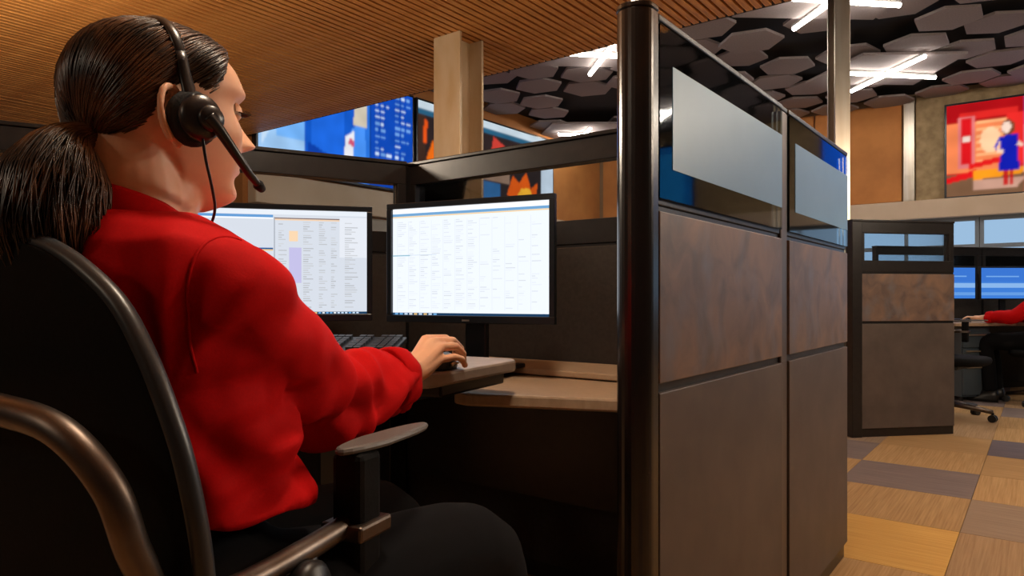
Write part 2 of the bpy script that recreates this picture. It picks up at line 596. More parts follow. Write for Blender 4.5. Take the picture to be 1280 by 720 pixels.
# ------------------------------------------------------------------ video screens
def soft_picture(name, quads, material, parent, w, h, nx=150, ny=66, blur=1):
    """picture of a video wall: coarse lamps that blend softly into one another, facing -y"""
    polys = []
    for q_ in quads:
        if len(q_) == 5:
            x0, y0, x1, y1, c = q_
            poly = [(x0, y0), (x1, y0), (x1, y1), (x0, y1)]
        else:
            poly, c = q_
        polys.append((poly, srgb(*c), min(p[0] for p in poly), max(p[0] for p in poly), min(p[1] for p in poly), max(p[1] for p in poly)))
    img = [[(0, 0, 0)] * (nx + 1) for _ in range(ny + 1)]
    for j in range(ny + 1):
        for i in range(nx + 1):
            x_, y_ = i / nx, j / ny
            for poly, c, xa_, xb_, ya_, yb_ in reversed(polys):
                if x_ < xa_ - 1e-6 or x_ > xb_ + 1e-6 or y_ < ya_ - 1e-6 or y_ > yb_ + 1e-6:
                    continue
                ins, m_ = False, len(poly)
                for k_ in range(m_):
                    (xa, ya), (xb, yb) = poly[k_], poly[(k_ + 1) % m_]
                    if (ya > y_) != (yb > y_) and x_ < (xb - xa) * (y_ - ya) / (yb - ya) + xa:
                        ins = not ins
                if ins or m_ == 4 and len(set(p[0] for p in poly)) == 2 and len(set(p[1] for p in poly)) == 2:
                    v_ = 1 + 0.16 * noise.noise(Vector((x_ * 14, y_ * 7, len(quads))))
                    img[j][i] = tuple(k * v_ for k in c[:3])
                    break
    for _ in range(blur):
        img = [[tuple(sum(img[min(max(j + b_, 0), ny)][min(max(i + a_, 0), nx)][c_] * wt for a_, b_, wt in ((0, 0, .4), (1, 0, .15), (-1, 0, .15), (0, 1, .15), (0, -1, .15))) for c_ in range(3)) for i in range(nx + 1)] for j in range(ny + 1)]
    vs = [(w * i / nx, -0.003, h * j / ny) for j in range(ny + 1) for i in range(nx + 1)]
    fs = [(j * (nx + 1) + i, j * (nx + 1) + i + 1, (j + 1) * (nx + 1) + i + 1, (j + 1) * (nx + 1) + i) for j in range(ny) for i in range(nx)]
    me = bpy.data.meshes.new(name)
    me.from_pydata(vs, [], fs)
    at_ = me.attributes.new('picture', 'FLOAT_COLOR', 'POINT')
    at_.data.foreach_set('color', [k for row_ in img for c in row_ for k in (c[0], c[1], c[2], 1.0)])
    me.materials.append(material)
    return link(bpy.data.objects.new(name, me), parent)


def video_screen(label, quads, w, h, loc, rz, group=None):
    """local: x along, faces -y, z up"""
    t = thing('video_screen', label, 'screen', loc, rz, group)
    b = MB()
    b.box((-0.03, 0.0, -0.03), (w + 0.03, 0.08, h + 0.03))
    b.build('housing', M_bezel, t, bevel=0.006)
    soft_picture('picture', quads, M_tv, t, w, h)
    return t


rnd = random.Random(3)
# left wall, near screen: blue bulletin with columns of small white text blocks
q = [(0, 0, 1, 1, (40, 110, 210))]
q += [(0.0, 0.0, 0.28, 1, (150, 190, 230)), (0.1, 0.3, 0.3, 1, (110, 170, 235)), (0.26, 0, 0.62, 1, (20, 84, 190)), (0.3, 0.1, 0.5, 0.8, (30, 100, 215))]
q += [([(0.48, 0.0), (0.66, 0.0), (0.64, 0.65), (0.55, 0.5)], (70, 140, 235)), ([(0.5, 0.15), (0.56, 0.15), (0.57, 0.5), (0.51, 0.42)], (225, 225, 232)), ([(0.53, 0.36), (0.57, 0.34), (0.57, 0.4), (0.54, 0.42)], (200, 80, 110))]
q += [([(0.56, 0.55), (0.66, 0.55), (0.66, 0.8), (0.58, 0.8)], (200, 190, 170))]
q += [(0.68, 0, 1, 1, (16, 70, 176)), (0.68, 0.0, 0.685, 1, (10, 40, 110))]
for r in range(15):
    yy = 0.93 - r * 0.062
    for c_ in range(2):
        x0 = 0.715 + c_ * 0.15
        for k_ in range(rnd.randrange(1, 4)):
            q.append((x0 + k_ * 0.042, yy, x0 + k_ * 0.042 + rnd.uniform(0.02, 0.038), yy + (0.03 if r % 5 == 0 else 0.018), (110, 160, 225) if rnd.random() < .7 else (200, 220, 245)))
q += [([(0.02, 0.2), (0.12, 0.55), (0.05, 0.9), (0.0, 0.9)], (190, 214, 238)), ([(0.3, 0.55), (0.46, 0.62), (0.44, 0.9), (0.3, 0.9)], (36, 112, 222)), ([(0.28, 0.0), (0.46, 0.0), (0.4, 0.22), (0.28, 0.3)], (14, 60, 160))]
video_screen('blue bulletin screen with white text columns on the left wall', q, 2.38, 1.3, (-6.92, 4.46, 2.42), pi / 2)
# left wall, far screen: dark picture with a flame-orange shape and a pale strip
q = [(0, 0, 1, 1, (44, 34, 34)), (0, 0.9, 1, 1, (190, 205, 215)), (0, 0.86, 1, 0.91, (40, 90, 120)), (0.0, 0.1, 0.04, 0.86, (60, 40, 32))]
q += [([(0.05, 0.05), (0.24, 0.05), (0.22, 0.3), (0.17, 0.5), (0.13, 0.44), (0.09, 0.62), (0.05, 0.4)], (226, 104, 22)), ([(0.08, 0.08), (0.2, 0.08), (0.17, 0.28), (0.13, 0.36), (0.09, 0.3)], (252, 190, 70)),
      ([(0.03, 0.55), (0.05, 0.55), (0.055, 0.8), (0.035, 0.82)], (220, 80, 24))]
q += [([(0.47, 0.55), (0.66, 0.5), (0.62, 0.72), (0.5, 0.84)], (190, 60, 50)), (0.42, 0.3, 0.62, 0.55, (150, 116, 96)), (0.2, 0.1, 0.4, 0.7, (36, 50, 64)), (0.42, 0.05, 0.55, 0.28, (48, 100, 150))]
q += [([(0.6, 0.16), (0.7, 0.1), (0.84, 0.14), (0.86, 0.4), (0.8, 0.3), (0.76, 0.5), (0.7, 0.34), (0.65, 0.42)], (230, 90, 20)), ([(0.68, 0.16), (0.82, 0.18), (0.79, 0.3), (0.72, 0.28)], (252, 180, 50)), (0.89, 0, 1, 0.86, (205, 215, 228))]
video_screen('dark screen with flame-orange picture beside the bulletin screen', q, 3.36, 1.3, (-6.92, 6.95, 2.42), pi / 2)

# far wall: a presenter in a blue dress in a red set
def ell(cx, cy, rx, ry, n=14):
    return [(cx + rx * cos(2 * pi * i / n), cy + ry * sin(2 * pi * i / n)) for i in range(n)]


q = [(0, 0, 1, 1, (206, 40, 34)), (0, 0.28, 0.02, 0.9, (235, 120, 50)), (0.0, 0.25, 0.3, 0.86, (240, 130, 80)), (0.0, 0.8, 0.5, 1, (170, 16, 22)), (0.06, 0.82, 0.3, 0.9, (220, 40, 36))]
q += [(0.05, 0.3, 0.12, 0.86, (222, 120, 120)), (0.063, 0.34, 0.107, 0.84, (214, 24, 30)), (0.07, 0.58, 0.1, 0.64, (238, 214, 200))]
for r in range(7):
    q.append((0.13, 0.34 + r * 0.07, 0.27, 0.37 + r * 0.07, (252, 176, 120)))
q += [(ell(0.19, 0.58, 0.045, 0.14), (255, 206, 160)), (0.26, 0.3, 0.33, 0.84, (232, 44, 40))]
q += [([(0, 0.0), (0.42, 0.0), (0.42, 0.24), (0.0, 0.24)], (120, 86, 62)), ([(0, 0.14), (0.13, 0.2), (0.13, 0.28), (0, 0.2)], (218, 24, 28)), ([(0.12, 0.16), (0.33, 0.2), (0.33, 0.27), (0.12, 0.27)], (244, 150, 30)),
      ([(0.12, 0.06), (0.3, 0.06), (0.34, 0.16), (0.12, 0.16)], (196, 150, 130)), ([(0.1, 0.28), (0.3, 0.36), (0.3, 0.42), (0.1, 0.34)], (226, 30, 30))]
q += [(0.33, 0, 0.6, 1, (150, 190, 236)), (0.33, 0.7, 0.37, 1, (40, 100, 200)), ([(0.4, 0.3), (0.58, 0.6), (0.58, 0.86), (0.4, 0.5)], (30, 96, 216)), ([(0.36, 0.6), (0.5, 0.95), (0.44, 0.98), (0.36, 0.8)], (220, 232, 246)),
      (0.33, 0.0, 0.6, 0.2, (206, 110, 96)), (0.6, 0, 0.86, 1, (120, 60, 60)), (0.86, 0, 1, 1, (26, 100, 235))]
# figure
q += [(ell(0.262, 0.69, 0.028, 0.085), (120, 66, 40)), (ell(0.256, 0.695, 0.019, 0.062), (244, 214, 196)),
      ([(0.225, 0.6), (0.3, 0.62), (0.303, 0.42), (0.31, 0.24), (0.22, 0.24), (0.235, 0.42)], (20, 30, 170)), ([(0.212, 0.46), (0.236, 0.6), (0.225, 0.6), (0.205, 0.5)], (24, 36, 180)),
      ([(0.215, 0.44), (0.245, 0.42), (0.243, 0.46), (0.217, 0.48)], (240, 206, 186)), ([(0.3, 0.5), (0.325, 0.47), (0.325, 0.5), (0.302, 0.54)], (240, 206, 186)),
      ([(0.245, 0.09), (0.262, 0.09), (0.262, 0.24), (0.245, 0.24)], (190, 30, 30)), ([(0.268, 0.09), (0.286, 0.09), (0.284, 0.24), (0.268, 0.24)], (190, 30, 30))]
video_screen('bright red screen showing a presenter in a blue dress on the far wall', q, 2.8, 1.33, (-1.12, YF - 0.12, 2.44), 0)
q = [(0, 0, 1, 1, (24, 110, 190)), (0.1, 0.1, 0.5, 0.9, (40, 140, 215)), (0.55, 0.2, 0.95, 0.8, (20, 80, 170))]
video_screen('plain blue screen further right on the stone-clad far wall', q, 1.6, 1.3, (3.9, YF - 0.12, 2.44), 0)

# ------------------------------------------------------------------ crossed tube lights
cross_labels = {(-6.4, 10.5): 'crossed light tubes deep in the corner above the flame picture screen',
                (-4.1, 7.2): 'crossed light tubes half hidden behind the tall dark end post',
                (-4.1, 10.0): 'crossed light tubes hidden behind the glazed corridor panel',
                (-1.6, 7.2): 'crossed light tubes at the top edge behind the slim post',
                (-1.6, 10.0): 'full X of light tubes in front of the tan wall board',
                (0.9, 7.2): 'crossed light tubes beyond the right of the picture, nearer row',
                (0.9, 10.0): 'crossed light tubes above the red presenter screen',
                (3.4, 7.2): 'crossed light tubes farthest right of the nearer row',
                (3.4, 10.0): 'crossed light tubes farthest right of the back row'}
for (x, y) in crosses:
    t = thing('cross_light', cross_labels[(x, y)], 'light', (x, y, ZH - 0.128), 0, 'crossed tube lights')
    for a in (pi / 4, -pi / 4):
        hl = 0.70 if x > -6 else 0.45
        c = MB().box((-hl, -0.024, 0.0), (hl, 0.024, 0.022)).build('channel', M_white, t, rot=(0, 0, a))
        MB().tube([(-hl, 0, -0.012), (hl, 0, -0.012)], 0.026, 8).build('light_tube', M_tube, c)


# ------------------------------------------------------------------ globe lamps added out of view to brighten desks, slats and walls
def added_globe_lamp(x, y, z, label, k=1.0):
    t = thing('added_globe_lamp', label, 'lamp', (x, y, z), 0, 'added globe lamps')
    MB().lathe([(0.02, 0.125), (0.05, 0.12), (0.06, 0.15), (0.03, 0.19)], 16).build('holder', M_white, t, smooth=True)
    MB().ellipsoid((0, 0, 0), (0.13, 0.13, 0.13), 24, 16).build('globe', M_lampglow, t, smooth=True)
    MB().tube([(0, 0, 0.19), (0, 0, ZC - z)], 0.004, 6).build('cable', M_plastic, t)
    l = bpy.data.lights.new('bulb', 'POINT')
    l.energy = GLOBE * k
    l.shadow_soft_size = 0.14
    l.color = (1.0, 0.86, 0.69)
    link(bpy.data.objects.new('bulb', l), t)
    return t


added_globe_lamp(1.1, 2.9, 2.12, 'added unseen globe lamp over the corridor at right', 0.75)
added_globe_lamp(-0.62, 0.85, 2.38, 'added unseen globe lamp above the near end of the corridor partition', 0.78)
added_globe_lamp(-1.2, -1.9, 2.2, 'added unseen globe lamp behind the woman with the ponytail', 0.22)
added_globe_lamp(-3.7, 0.55, 2.05, 'added unseen globe lamp over the next cubicle at left', 2.0)
added_globe_lamp(1.6, 4.6, 2.2, 'added unseen globe lamp over the far corridor at right', 1.2)

# ------------------------------------------------------------------ columns
def h_column(label, x, y, z1, wf_, dp, tf, tw, material, rz=0.0, name='steel_column'):
    t = thing(name, label, 'column', (x, y, 0), rz)
    MB().box((-wf_ / 2, -dp / 2, 0), (wf_ / 2, -dp / 2 + tf, z1)).build('flange', material, t, bevel=0.003)
    MB().box((-wf_ / 2, dp / 2 - tf, 0), (wf_ / 2, dp / 2, z1)).build('flange', material, t, bevel=0.003)
    MB().box((-tw / 2, -dp / 2 + tf, 0), (tw / 2, dp / 2 - tf, z1)).build('web', material, t)
    MB().box((-wf_ / 2 - .05, -dp / 2 - .05, 0), (wf_ / 2 + .05, dp / 2 + .05, 0.02)).build('base_plate', material, t)
    return t


h_column('wide brushed steel H-column behind the two monitors', -3.22, 3.63, ZC + 0.0, 0.24, 0.25, 0.022, 0.016, M_column)
h_column('slim steel post rising behind the second corridor panel', -1.21, 5.62, ZH + 0.1, 0.115, 0.12, 0.016, 0.012, M_steel, rz=radians(40), name='slim_post')

# ------------------------------------------------------------------ cubicle panels
HP = 1.50


def cubicle_panel(label, L, loc, rz, corridor, T=0.07, film=True, clear_inside=True, tiles_back=True, group=None):
    """local x along 0..L, y thickness -T..0; corridor side faces -y"""
    t = thing('cubicle_panel', label, 'partition', loc, rz, group)
    f = MB()
    f.box((0, -T + .008, 1.41), (L, -.008, HP - 0.014))
    f.box((0, -T + .008, 1.14), (L, -.008, 1.22))
    f.box((0, -T + .008, 1.22), (0.035, -.008, 1.41))
    f.box((L - .035, -T + .008, 1.22), (L, -.008, 1.41))
    f.box((0, -T + .012, 0.0), (L, -.012, 1.14))
    f.build('frame', M_frame, t, bevel=0.002)
    MB().box((-0.001, -T, HP - 0.014), (L + .001, 0, HP)).build('top_rail', M_frame, t, bevel=0.003)
    MB().box((0.035, -T / 2 - .003, 1.22), (L - .035, -T / 2 + .003, 1.41)).build('window_pane', M_glass, t)
    for side in (0, 1):
        y0, y1 = (-T, -T + .012) if side == 0 else (-.012, 0)
        if side == 0 and corridor:
            MB().box((.004, y0, .80), (L - .004, y1, 1.127)).build('upper_tile', M_tile_up, t, bevel=0.002)
            MB().box((.004, y0, .06), (L - .004, y1, .782)).build('lower_tile', M_tile_lo, t, bevel=0.002)
            if film:
                MB().box((.004, y0 - .0, 1.152), (L - .004, y0 + .006, 1.482)).build('glass_sheet', M_glassdark, t)
            if film:
                MB().box((.06, y0 - .0012, 1.212), (L - .008, y0 - .0004, 1.413)).build('frosted_film', M_film, t)
        else:
            MB().box((.004, y0, .06), (L - .004, y1, .70)).build('fabric_tile', M_fabric_in, t, bevel=0.003)
            MB().box((.004, y0, .72), (L - .004, y1, 1.13)).build('fabric_tile', M_fabric_in, t, bevel=0.003)
    return t


def panel_post(label, x, y, s=0.07, rz=0, h=HP, m=M_post):
    t = thing('panel_post', label, 'post', (x, y, 0), rz, None)
    MB().box((-s / 2, -s / 2, 0), (s / 2, s / 2, h - .012)).build('shaft', m, t, bevel=0.004)
    MB().box((-s / 2 - .001, -s / 2 - .001, h - .012), (s / 2 + .001, s / 2 + .001, h + .001)).build('cap', M_frame, t, bevel=0.003)
    return t


XW = -0.575                     # corridor face of the near partition
# corridor panels run along +Y with the corridor on +X: local x -> +Y, local -y -> +X  (rz = 90deg)
cubicle_panel('nearest corridor partition panel with frosted glass and rust-mottled tile', 0.785, (XW - .07, 1.215, 0), pi / 2, True)
panel_post('slim grey-brown post between the two corridor partition panels', XW - .035, 2.0325, 0.060, 0)
cubicle_panel('second corridor partition panel with frosted glass, beyond the slim post', 0.75, (XW - .07, 2.064, 0), pi / 2, True)
# rounded end post
t = thing('end_post', 'tall black rounded end post of the corridor partition', 'post', (XW - .036, 1.213, 0))
prof = [(0.036, 0.0)] + [(0.036 * cos(a), -0.022 - 0.036 * sin(a) * 0.9) for a in [pi * i / 16 for i in range(17)]] + [(-0.036, 0.0)]
MB().prism(prof, 0, HP + .0).build('shaft', M_cap, t, smooth=False, bevel=0.001)
MB().prism([(p[0] * 1.04, p[1] * 1.03) for p in prof], HP, HP + .012).build('cap', M_cap, t, bevel=0.003)

# back panel right (monitor side), window without film, seen from -Y
Lb = 1.36
cubicle_panel('dark back partition with clear window behind the right monitor', Lb, (-2.01, 2.03, 0), 0, False)
panel_post('black corner post where the two back partitions meet', -2.035, 2.0, 0.075, radians(10), HP, M_frame)
# left panel, slanting away from the corner
aL = atan2(-1.11, -0.47)
dirL = Vector((cos(aL), sin(aL), 0))
c0 = Vector((-2.06, 1.97, 0)) + dirL * 0.0
L2 = 1.6
st = c0 + dirL * L2
cubicle_panel('long dark partition with window behind the left monitor', L2, (st.x, st.y, 0), atan2(-dirL.y, -dirL.x), False)

# ------------------------------------------------------------------ desk
t = thing('corner_desk', 'tan laminate corner desk along the dark partitions', 'desk', (0, 0, 0))
ZD = 0.73
MB().prism([(-0.65, 1.475), (-0.66, 1.95), (-1.99, 1.93), (-2.33, 1.05), (-2.12, 0.95), (-1.66, 1.42), (-1.2, 1.55), (-1.17, 1.30), (-1.12, 1.29)], ZD - .032, ZD).build('worktop', M_desk, t, bevel=0.006)
MB().prism([(-0.65, 1.70), (-0.66, 1.955), (-1.985, 1.94), (-2.08, 1.72), (-1.6, 1.68)], ZD + .004, ZD + .022).build('rear_shelf', M_desk, t, bevel=0.004)
for (x, y) in ((-0.72, 1.88), (-2.0, 1.86), (-2.2, 1.12)):
    MB().box((x - .025, y - .025, 0), (x + .025, y + .025, ZD - .032)).build('leg', M_frame, t, bevel=0.003)
MB().box((-1.95, 1.90, 0.3), (-0.75, 1.915, ZD - .04)).build('modesty_panel', M_frame, t)

# raised keyboard platform, turned a little against the desk
pr = radians(10)
pt = thing('keyboard_platform', 'raised grey-tan keyboard platform with rounded corners in front of the desk', 'platform', (-0.93, 0.95, 0), pr)
PZ = 0.815
w_, d_ = 0.86, 0.42
rc = 0.05
poly = []
for (cx, cy, a0) in ((-rc, rc, -pi / 2), (-rc, d_ - rc, 0), (-w_ + rc, d_ - rc, pi / 2), (-w_ + rc, rc, pi)):
    for i in range(7):
        a = a0 + pi / 2 * i / 6
        poly.append((cx + rc * cos(a), cy + rc * sin(a)))
MB().prism(poly, PZ - .028, PZ).build('platform_top', M_plat, pt, bevel=0.006)
MB().box((-0.6, 0.12, PZ - .06), (-0.04, 0.40, PZ - .028)).build('lift_bracket', M_plastic, pt, bevel=0.005)
MB().box((-0.50, 0.26, ZD - .05), (-0.34, 0.62, PZ - .06)).build('arm', M_plastic, pt, bevel=0.005)
MB().box((-0.46, 0.22, 0.0), (-0.38, 0.30, PZ - .06)).build('pillar', M_plastic, pt, bevel=0.004)

# ------------------------------------------------------------------ keyboard
kang = atan2(0.54, 0.84)
kp = thing('keyboard', 'black keyboard tilted up on the keyboard platform', 'keyboard', (-1.26, 1.18, PZ + .001), kang)
tilt = Matrix.Rotation(radians(10), 4, 'X')
MB().box((-0.44, 0, 0.002), (0, 0.155, 0.016), M=tilt).build('keyboard_body', M_plastic, kp, bevel=0.003)
for s in (-0.40, -0.05):
    MB().box((s, 0.13, 0.0), (s + .02, 0.142, 0.024)).build('foot', M_plastic, kp)
kb = MB()
for r in range(6):
    yk = 0.012 + r * 0.0225 + (0.005 if r == 5 else 0)
    for c in range(22):
        xk = -0.432 + c * 0.0193
        if c in (15, 18):
            continue
        kb.box((xk + .001, yk, 0.016), (xk + .0175, yk + .019, 0.0235), M=tilt)
ko = kb.build('keys', M_key, kp)
tag(ko, kind='stuff')

# ------------------------------------------------------------------ monitors
def monitor(label, right_edge, left_edge, z0, H, quads, group):
    a, b = Vector(left_edge), Vector(right_edge)
    W = (b - a).length
    rz = atan2(b.y - a.y, b.x - a.x)
    t = thing('monitor', label, 'monitor', (a.x, a.y, ZD + .022), rz, group)
    zz = z0 - ZD - .022
    bz = 0.017
    f = MB()
    f.box((0, 0, zz), (W, 0.018, zz + bz * 1.3))
    f.box((0, 0, zz + H - bz), (W, 0.018, zz + H))
    f.box((0, 0, zz + bz * 1.3), (bz, 0.018, zz + H - bz))
    f.box((W - bz, 0, zz + bz * 1.3), (W, 0.018, zz + H - bz))
    f.build('bezel', M_bezel, t, bevel=0.002)
    MB().box((0.006, 0.012, zz + .006), (W - .006, 0.034, zz + H - .006)).build('back_shell', M_plastic, t, bevel=0.006)
    MB().box((W * .3, 0.034, zz + H * .25), (W * .7, 0.06, zz + H * .75)).build('rear_housing', M_plastic, t, bevel=0.01)
    MB().box((W / 2 - .035, 0.06, 0.0), (W / 2 + .035, 0.085, zz + H * .6)).build('stand', M_bezel, t, bevel=0.004)
    MB().box((W / 2 - .12, -0.02, 0.0), (W / 2 + .12, 0.16, 0.012)).build('stand_base', M_plastic, t, bevel=0.004)
    MB().box((W / 2 - .012, -0.001, zz + .006), (W / 2 + .012, 0.001, zz + .011)).build('badge', M_steel, t)
    M = Matrix.Translation((bz, 0.011, zz + bz * 1.3))
    picture('screen', quads, M_screen, t, M, W - 2 * bz, H - bz * 2.3)
    return t


rnd = random.Random(5)
q = [(0, 0, 1, 1, (232, 238, 246)), (0, 0.955, 1, 1, (244, 248, 252)), (0, 0.93, 1, 0.955, (110, 160, 205)), (0, 0.917, 1, 0.929, (236, 206, 160)), (0, 0, 1, 0.022, (28, 60, 92))]
for c in range(9):
    x0 = 0.015 + c * 0.033
    q.append((x0, 0.004, x0 + 0.022, 0.018, rnd.choice(((200, 220, 240), (230, 190, 120), (110, 170, 220), (225, 228, 230)))))
for c in range(12):
    x0 = 0.03 + c * 0.078
    q.append((x0, 0.05, x0 + 0.002, 0.88, (214, 220, 230)))
for r in range(44):
    yy = 0.87 - r * 0.0187
    for c in range(12):
        if rnd.random() < (0.75 if c < 7 else 0.3):
            x0 = 0.036 + c * 0.078
            g = rnd.randrange(208, 230)
            q.append((x0, yy, x0 + rnd.uniform(0.02, 0.06), yy + 0.008, (g, g + 5, g + 12)))
q += [(0.0, 0.555, 0.12, 0.565, (120, 180, 200)), (0.0, 0.56, 0.3, 0.563, (170, 190, 205))]
monitor('right-hand monitor with a white spreadsheet, beside the dark end post', (-1.063, 1.592), (-1.606, 1.476), 0.888, 0.362, q, 'monitors on the corner desk')
q = [(0, 0, 1, 1, (206, 212, 222)), (0, 0.955, 1, 1, (222, 228, 236)), (0, 0.925, 0.46, 0.95, (96, 150, 205)), (0, 0.91, 0.46, 0.925, (236, 240, 246)), (0, 0.62, 0.46, 0.635, (40, 90, 150)), (0, 0.607, 0.46, 0.62, (230, 190, 130)),
     (0.465, 0.02, 0.47, 0.93, (150, 156, 166)), (0.47, 0.915, 0.84, 0.925, (120, 100, 96)), (0.47, 0.9, 0.84, 0.914, (232, 200, 170)), (0.55, 0.3, 0.62, 0.64, (188, 184, 222)), (0.55, 0.7, 0.6, 0.8, (238, 206, 170)), (0, 0, 1, 0.022, (28, 60, 92)),
     (0.84, 0.55, 1, 0.94, (220, 224, 232))]
for c in range(20):
    x0 = 0.52 + c * 0.022
    q.append((x0, 0.004, x0 + 0.014, 0.018, rnd.choice(((200, 220, 240), (230, 190, 120), (110, 170, 220), (225, 228, 230)))))
for r in range(40):
    yy = 0.88 - r * 0.021
    for x0, wd in ((0.49, 0.05), (0.63, 0.06), (0.72, 0.05), (0.79, 0.04), (0.87, 0.08)):
        if rnd.random() < 0.75:
            g = rnd.randrange(172, 200)
            q.append((x0, yy, x0 + rnd.uniform(0.3, 1) * wd, yy + 0.009, (g, g + 3, g + 8)))
for r in range(12):
    q.append((0.02, 0.56 - r * 0.04, 0.02 + rnd.uniform(.1, .4), 0.57 - r * 0.04, (180, 186, 196)))
monitor('left-hand monitor with a grey data window, partly behind the seated woman', (-1.682, 1.487), (-2.033, 1.057), 0.89, 0.36, q, 'monitors on the corner desk')

# ------------------------------------------------------------------ people
def voxel(mb, name, size, it=4, fac=0.5):
    """weld overlapping closed shells to one continuous skin"""
    me = mb.mesh(name + '_raw', [])
    o = bpy.data.objects.new(name + '_raw', me)
    COL.objects.link(o)
    r = o.modifiers.new('r', 'REMESH')
    r.mode = 'VOXEL'
    r.voxel_size = size
    if it:
        s = o.modifiers.new('s', 'SMOOTH')
        s.iterations = it
        s.factor = fac
    dg = bpy.context.evaluated_depsgraph_get()
    res = bpy.data.meshes.new_from_object(o.evaluated_get(dg))
    bpy.data.objects.remove(o)
    bpy.data.meshes.remove(me)
    for p in res.polygons:
        p.use_smooth = True
    res.name = name
    return res


def g2(a, s):
    return exp(-(a / s) ** 2)


# z above chin: front, back, half width
HEAD = [(-0.006, 0.050, 0.005, 0.012), (0.000, 0.066, 0.010, 0.024), (0.008, 0.080, 0.012, 0.032), (0.018, 0.086, 0.010, 0.040), (0.032, 0.083, -0.004, 0.048),
        (0.050, 0.088, -0.030, 0.055), (0.064, 0.089, -0.058, 0.060), (0.080, 0.088, -0.076, 0.065), (0.100, 0.085, -0.082, 0.069), (0.118, 0.085, -0.084, 0.072),
        (0.132, 0.0905, -0.084, 0.0735), (0.145, 0.0895, -0.081, 0.073), (0.160, 0.082, -0.075, 0.069), (0.173, 0.068, -0.065, 0.060), (0.183, 0.049, -0.050, 0.046),
        (0.190, 0.027, -0.032, 0.028), (0.1935, 0.006, -0.014, 0.006)]


def head_point(z, th):
    fr, bk, hw = smooth_table(HEAD, z)
    c_, s_ = cos(th), sin(th)
    mid = min(0.01, (fr + bk) / 2 + 0.005)
    e = 2.0 / 2.25
    ax = (fr - mid) if c_ > 0 else (mid - bk)
    x = mid + ax * (abs(c_) ** e) * (1 if c_ > 0 else -1)
    y = hw * (abs(s_) ** e) * (1 if s_ > 0 else -1)
    if c_ > 0.0:
        ay = abs(y)
        # nose
        if 0.060 < z < 0.125:
            if z >= 0.081:
                t = (0.125 - z) / 0.044
                amp = 0.029 * t ** 1.15
                wy = 0.0075 + 0.006 * t
            else:
                t = max(0.0, (z - 0.066) / 0.015)
                amp = 0.029 * (t * t * (3 - 2 * t)) if t < 1 else 0.029
                wy = 0.0135
            x += amp * g2(ay, wy)
            x += 0.008 * g2(ay - 0.012, 0.006) * g2(z - 0.077, 0.007)
        x -= 0.011 * g2(ay - 0.031, 0.014) * g2(z - 0.114, 0.011)
        x += 0.005 * g2(ay - 0.03, 0.018) * g2(z - 0.133, 0.008)
        x += 0.006 * g2(ay - 0.045, 0.02) * g2(z - 0.088, 0.018)
        x += 0.0075 * g2(ay, 0.020) * g2(z - 0.0555, 0.0048)
        x += 0.0075 * g2(ay, 0.018) * g2(z - 0.0445, 0.0052)
        x -= 0.003 * g2(ay, 0.024) * g2(z - 0.0502, 0.0022)
        x += 0.004 * g2(ay, 0.016) * g2(z - 0.014, 0.01)
    return Vector((x, y, z))


def head_grid(nz=90, nt=120):
    ths = []
    for i in range(nt):
        u = -1 + 2 * i / nt
        ths.append(pi * (0.45 * u + 0.55 * u * abs(u)))
    zs = [-0.006 + 0.1995 * i / (nz - 1) for i in range(nz)]
    return [[head_point(z, th) for th in ths] for z in zs]


def hairline(x):
    return lerp_table([(-0.12, 0.030), (-0.06, 0.032), (-0.045, 0.045), (-0.025, 0.082), (-0.005, 0.112), (0.012, 0.110), (0.030, 0.100), (0.042, 0.112), (0.054, 0.138), (0.066, 0.156), (0.078, 0.160), (0.1, 0.162)], x)[0]


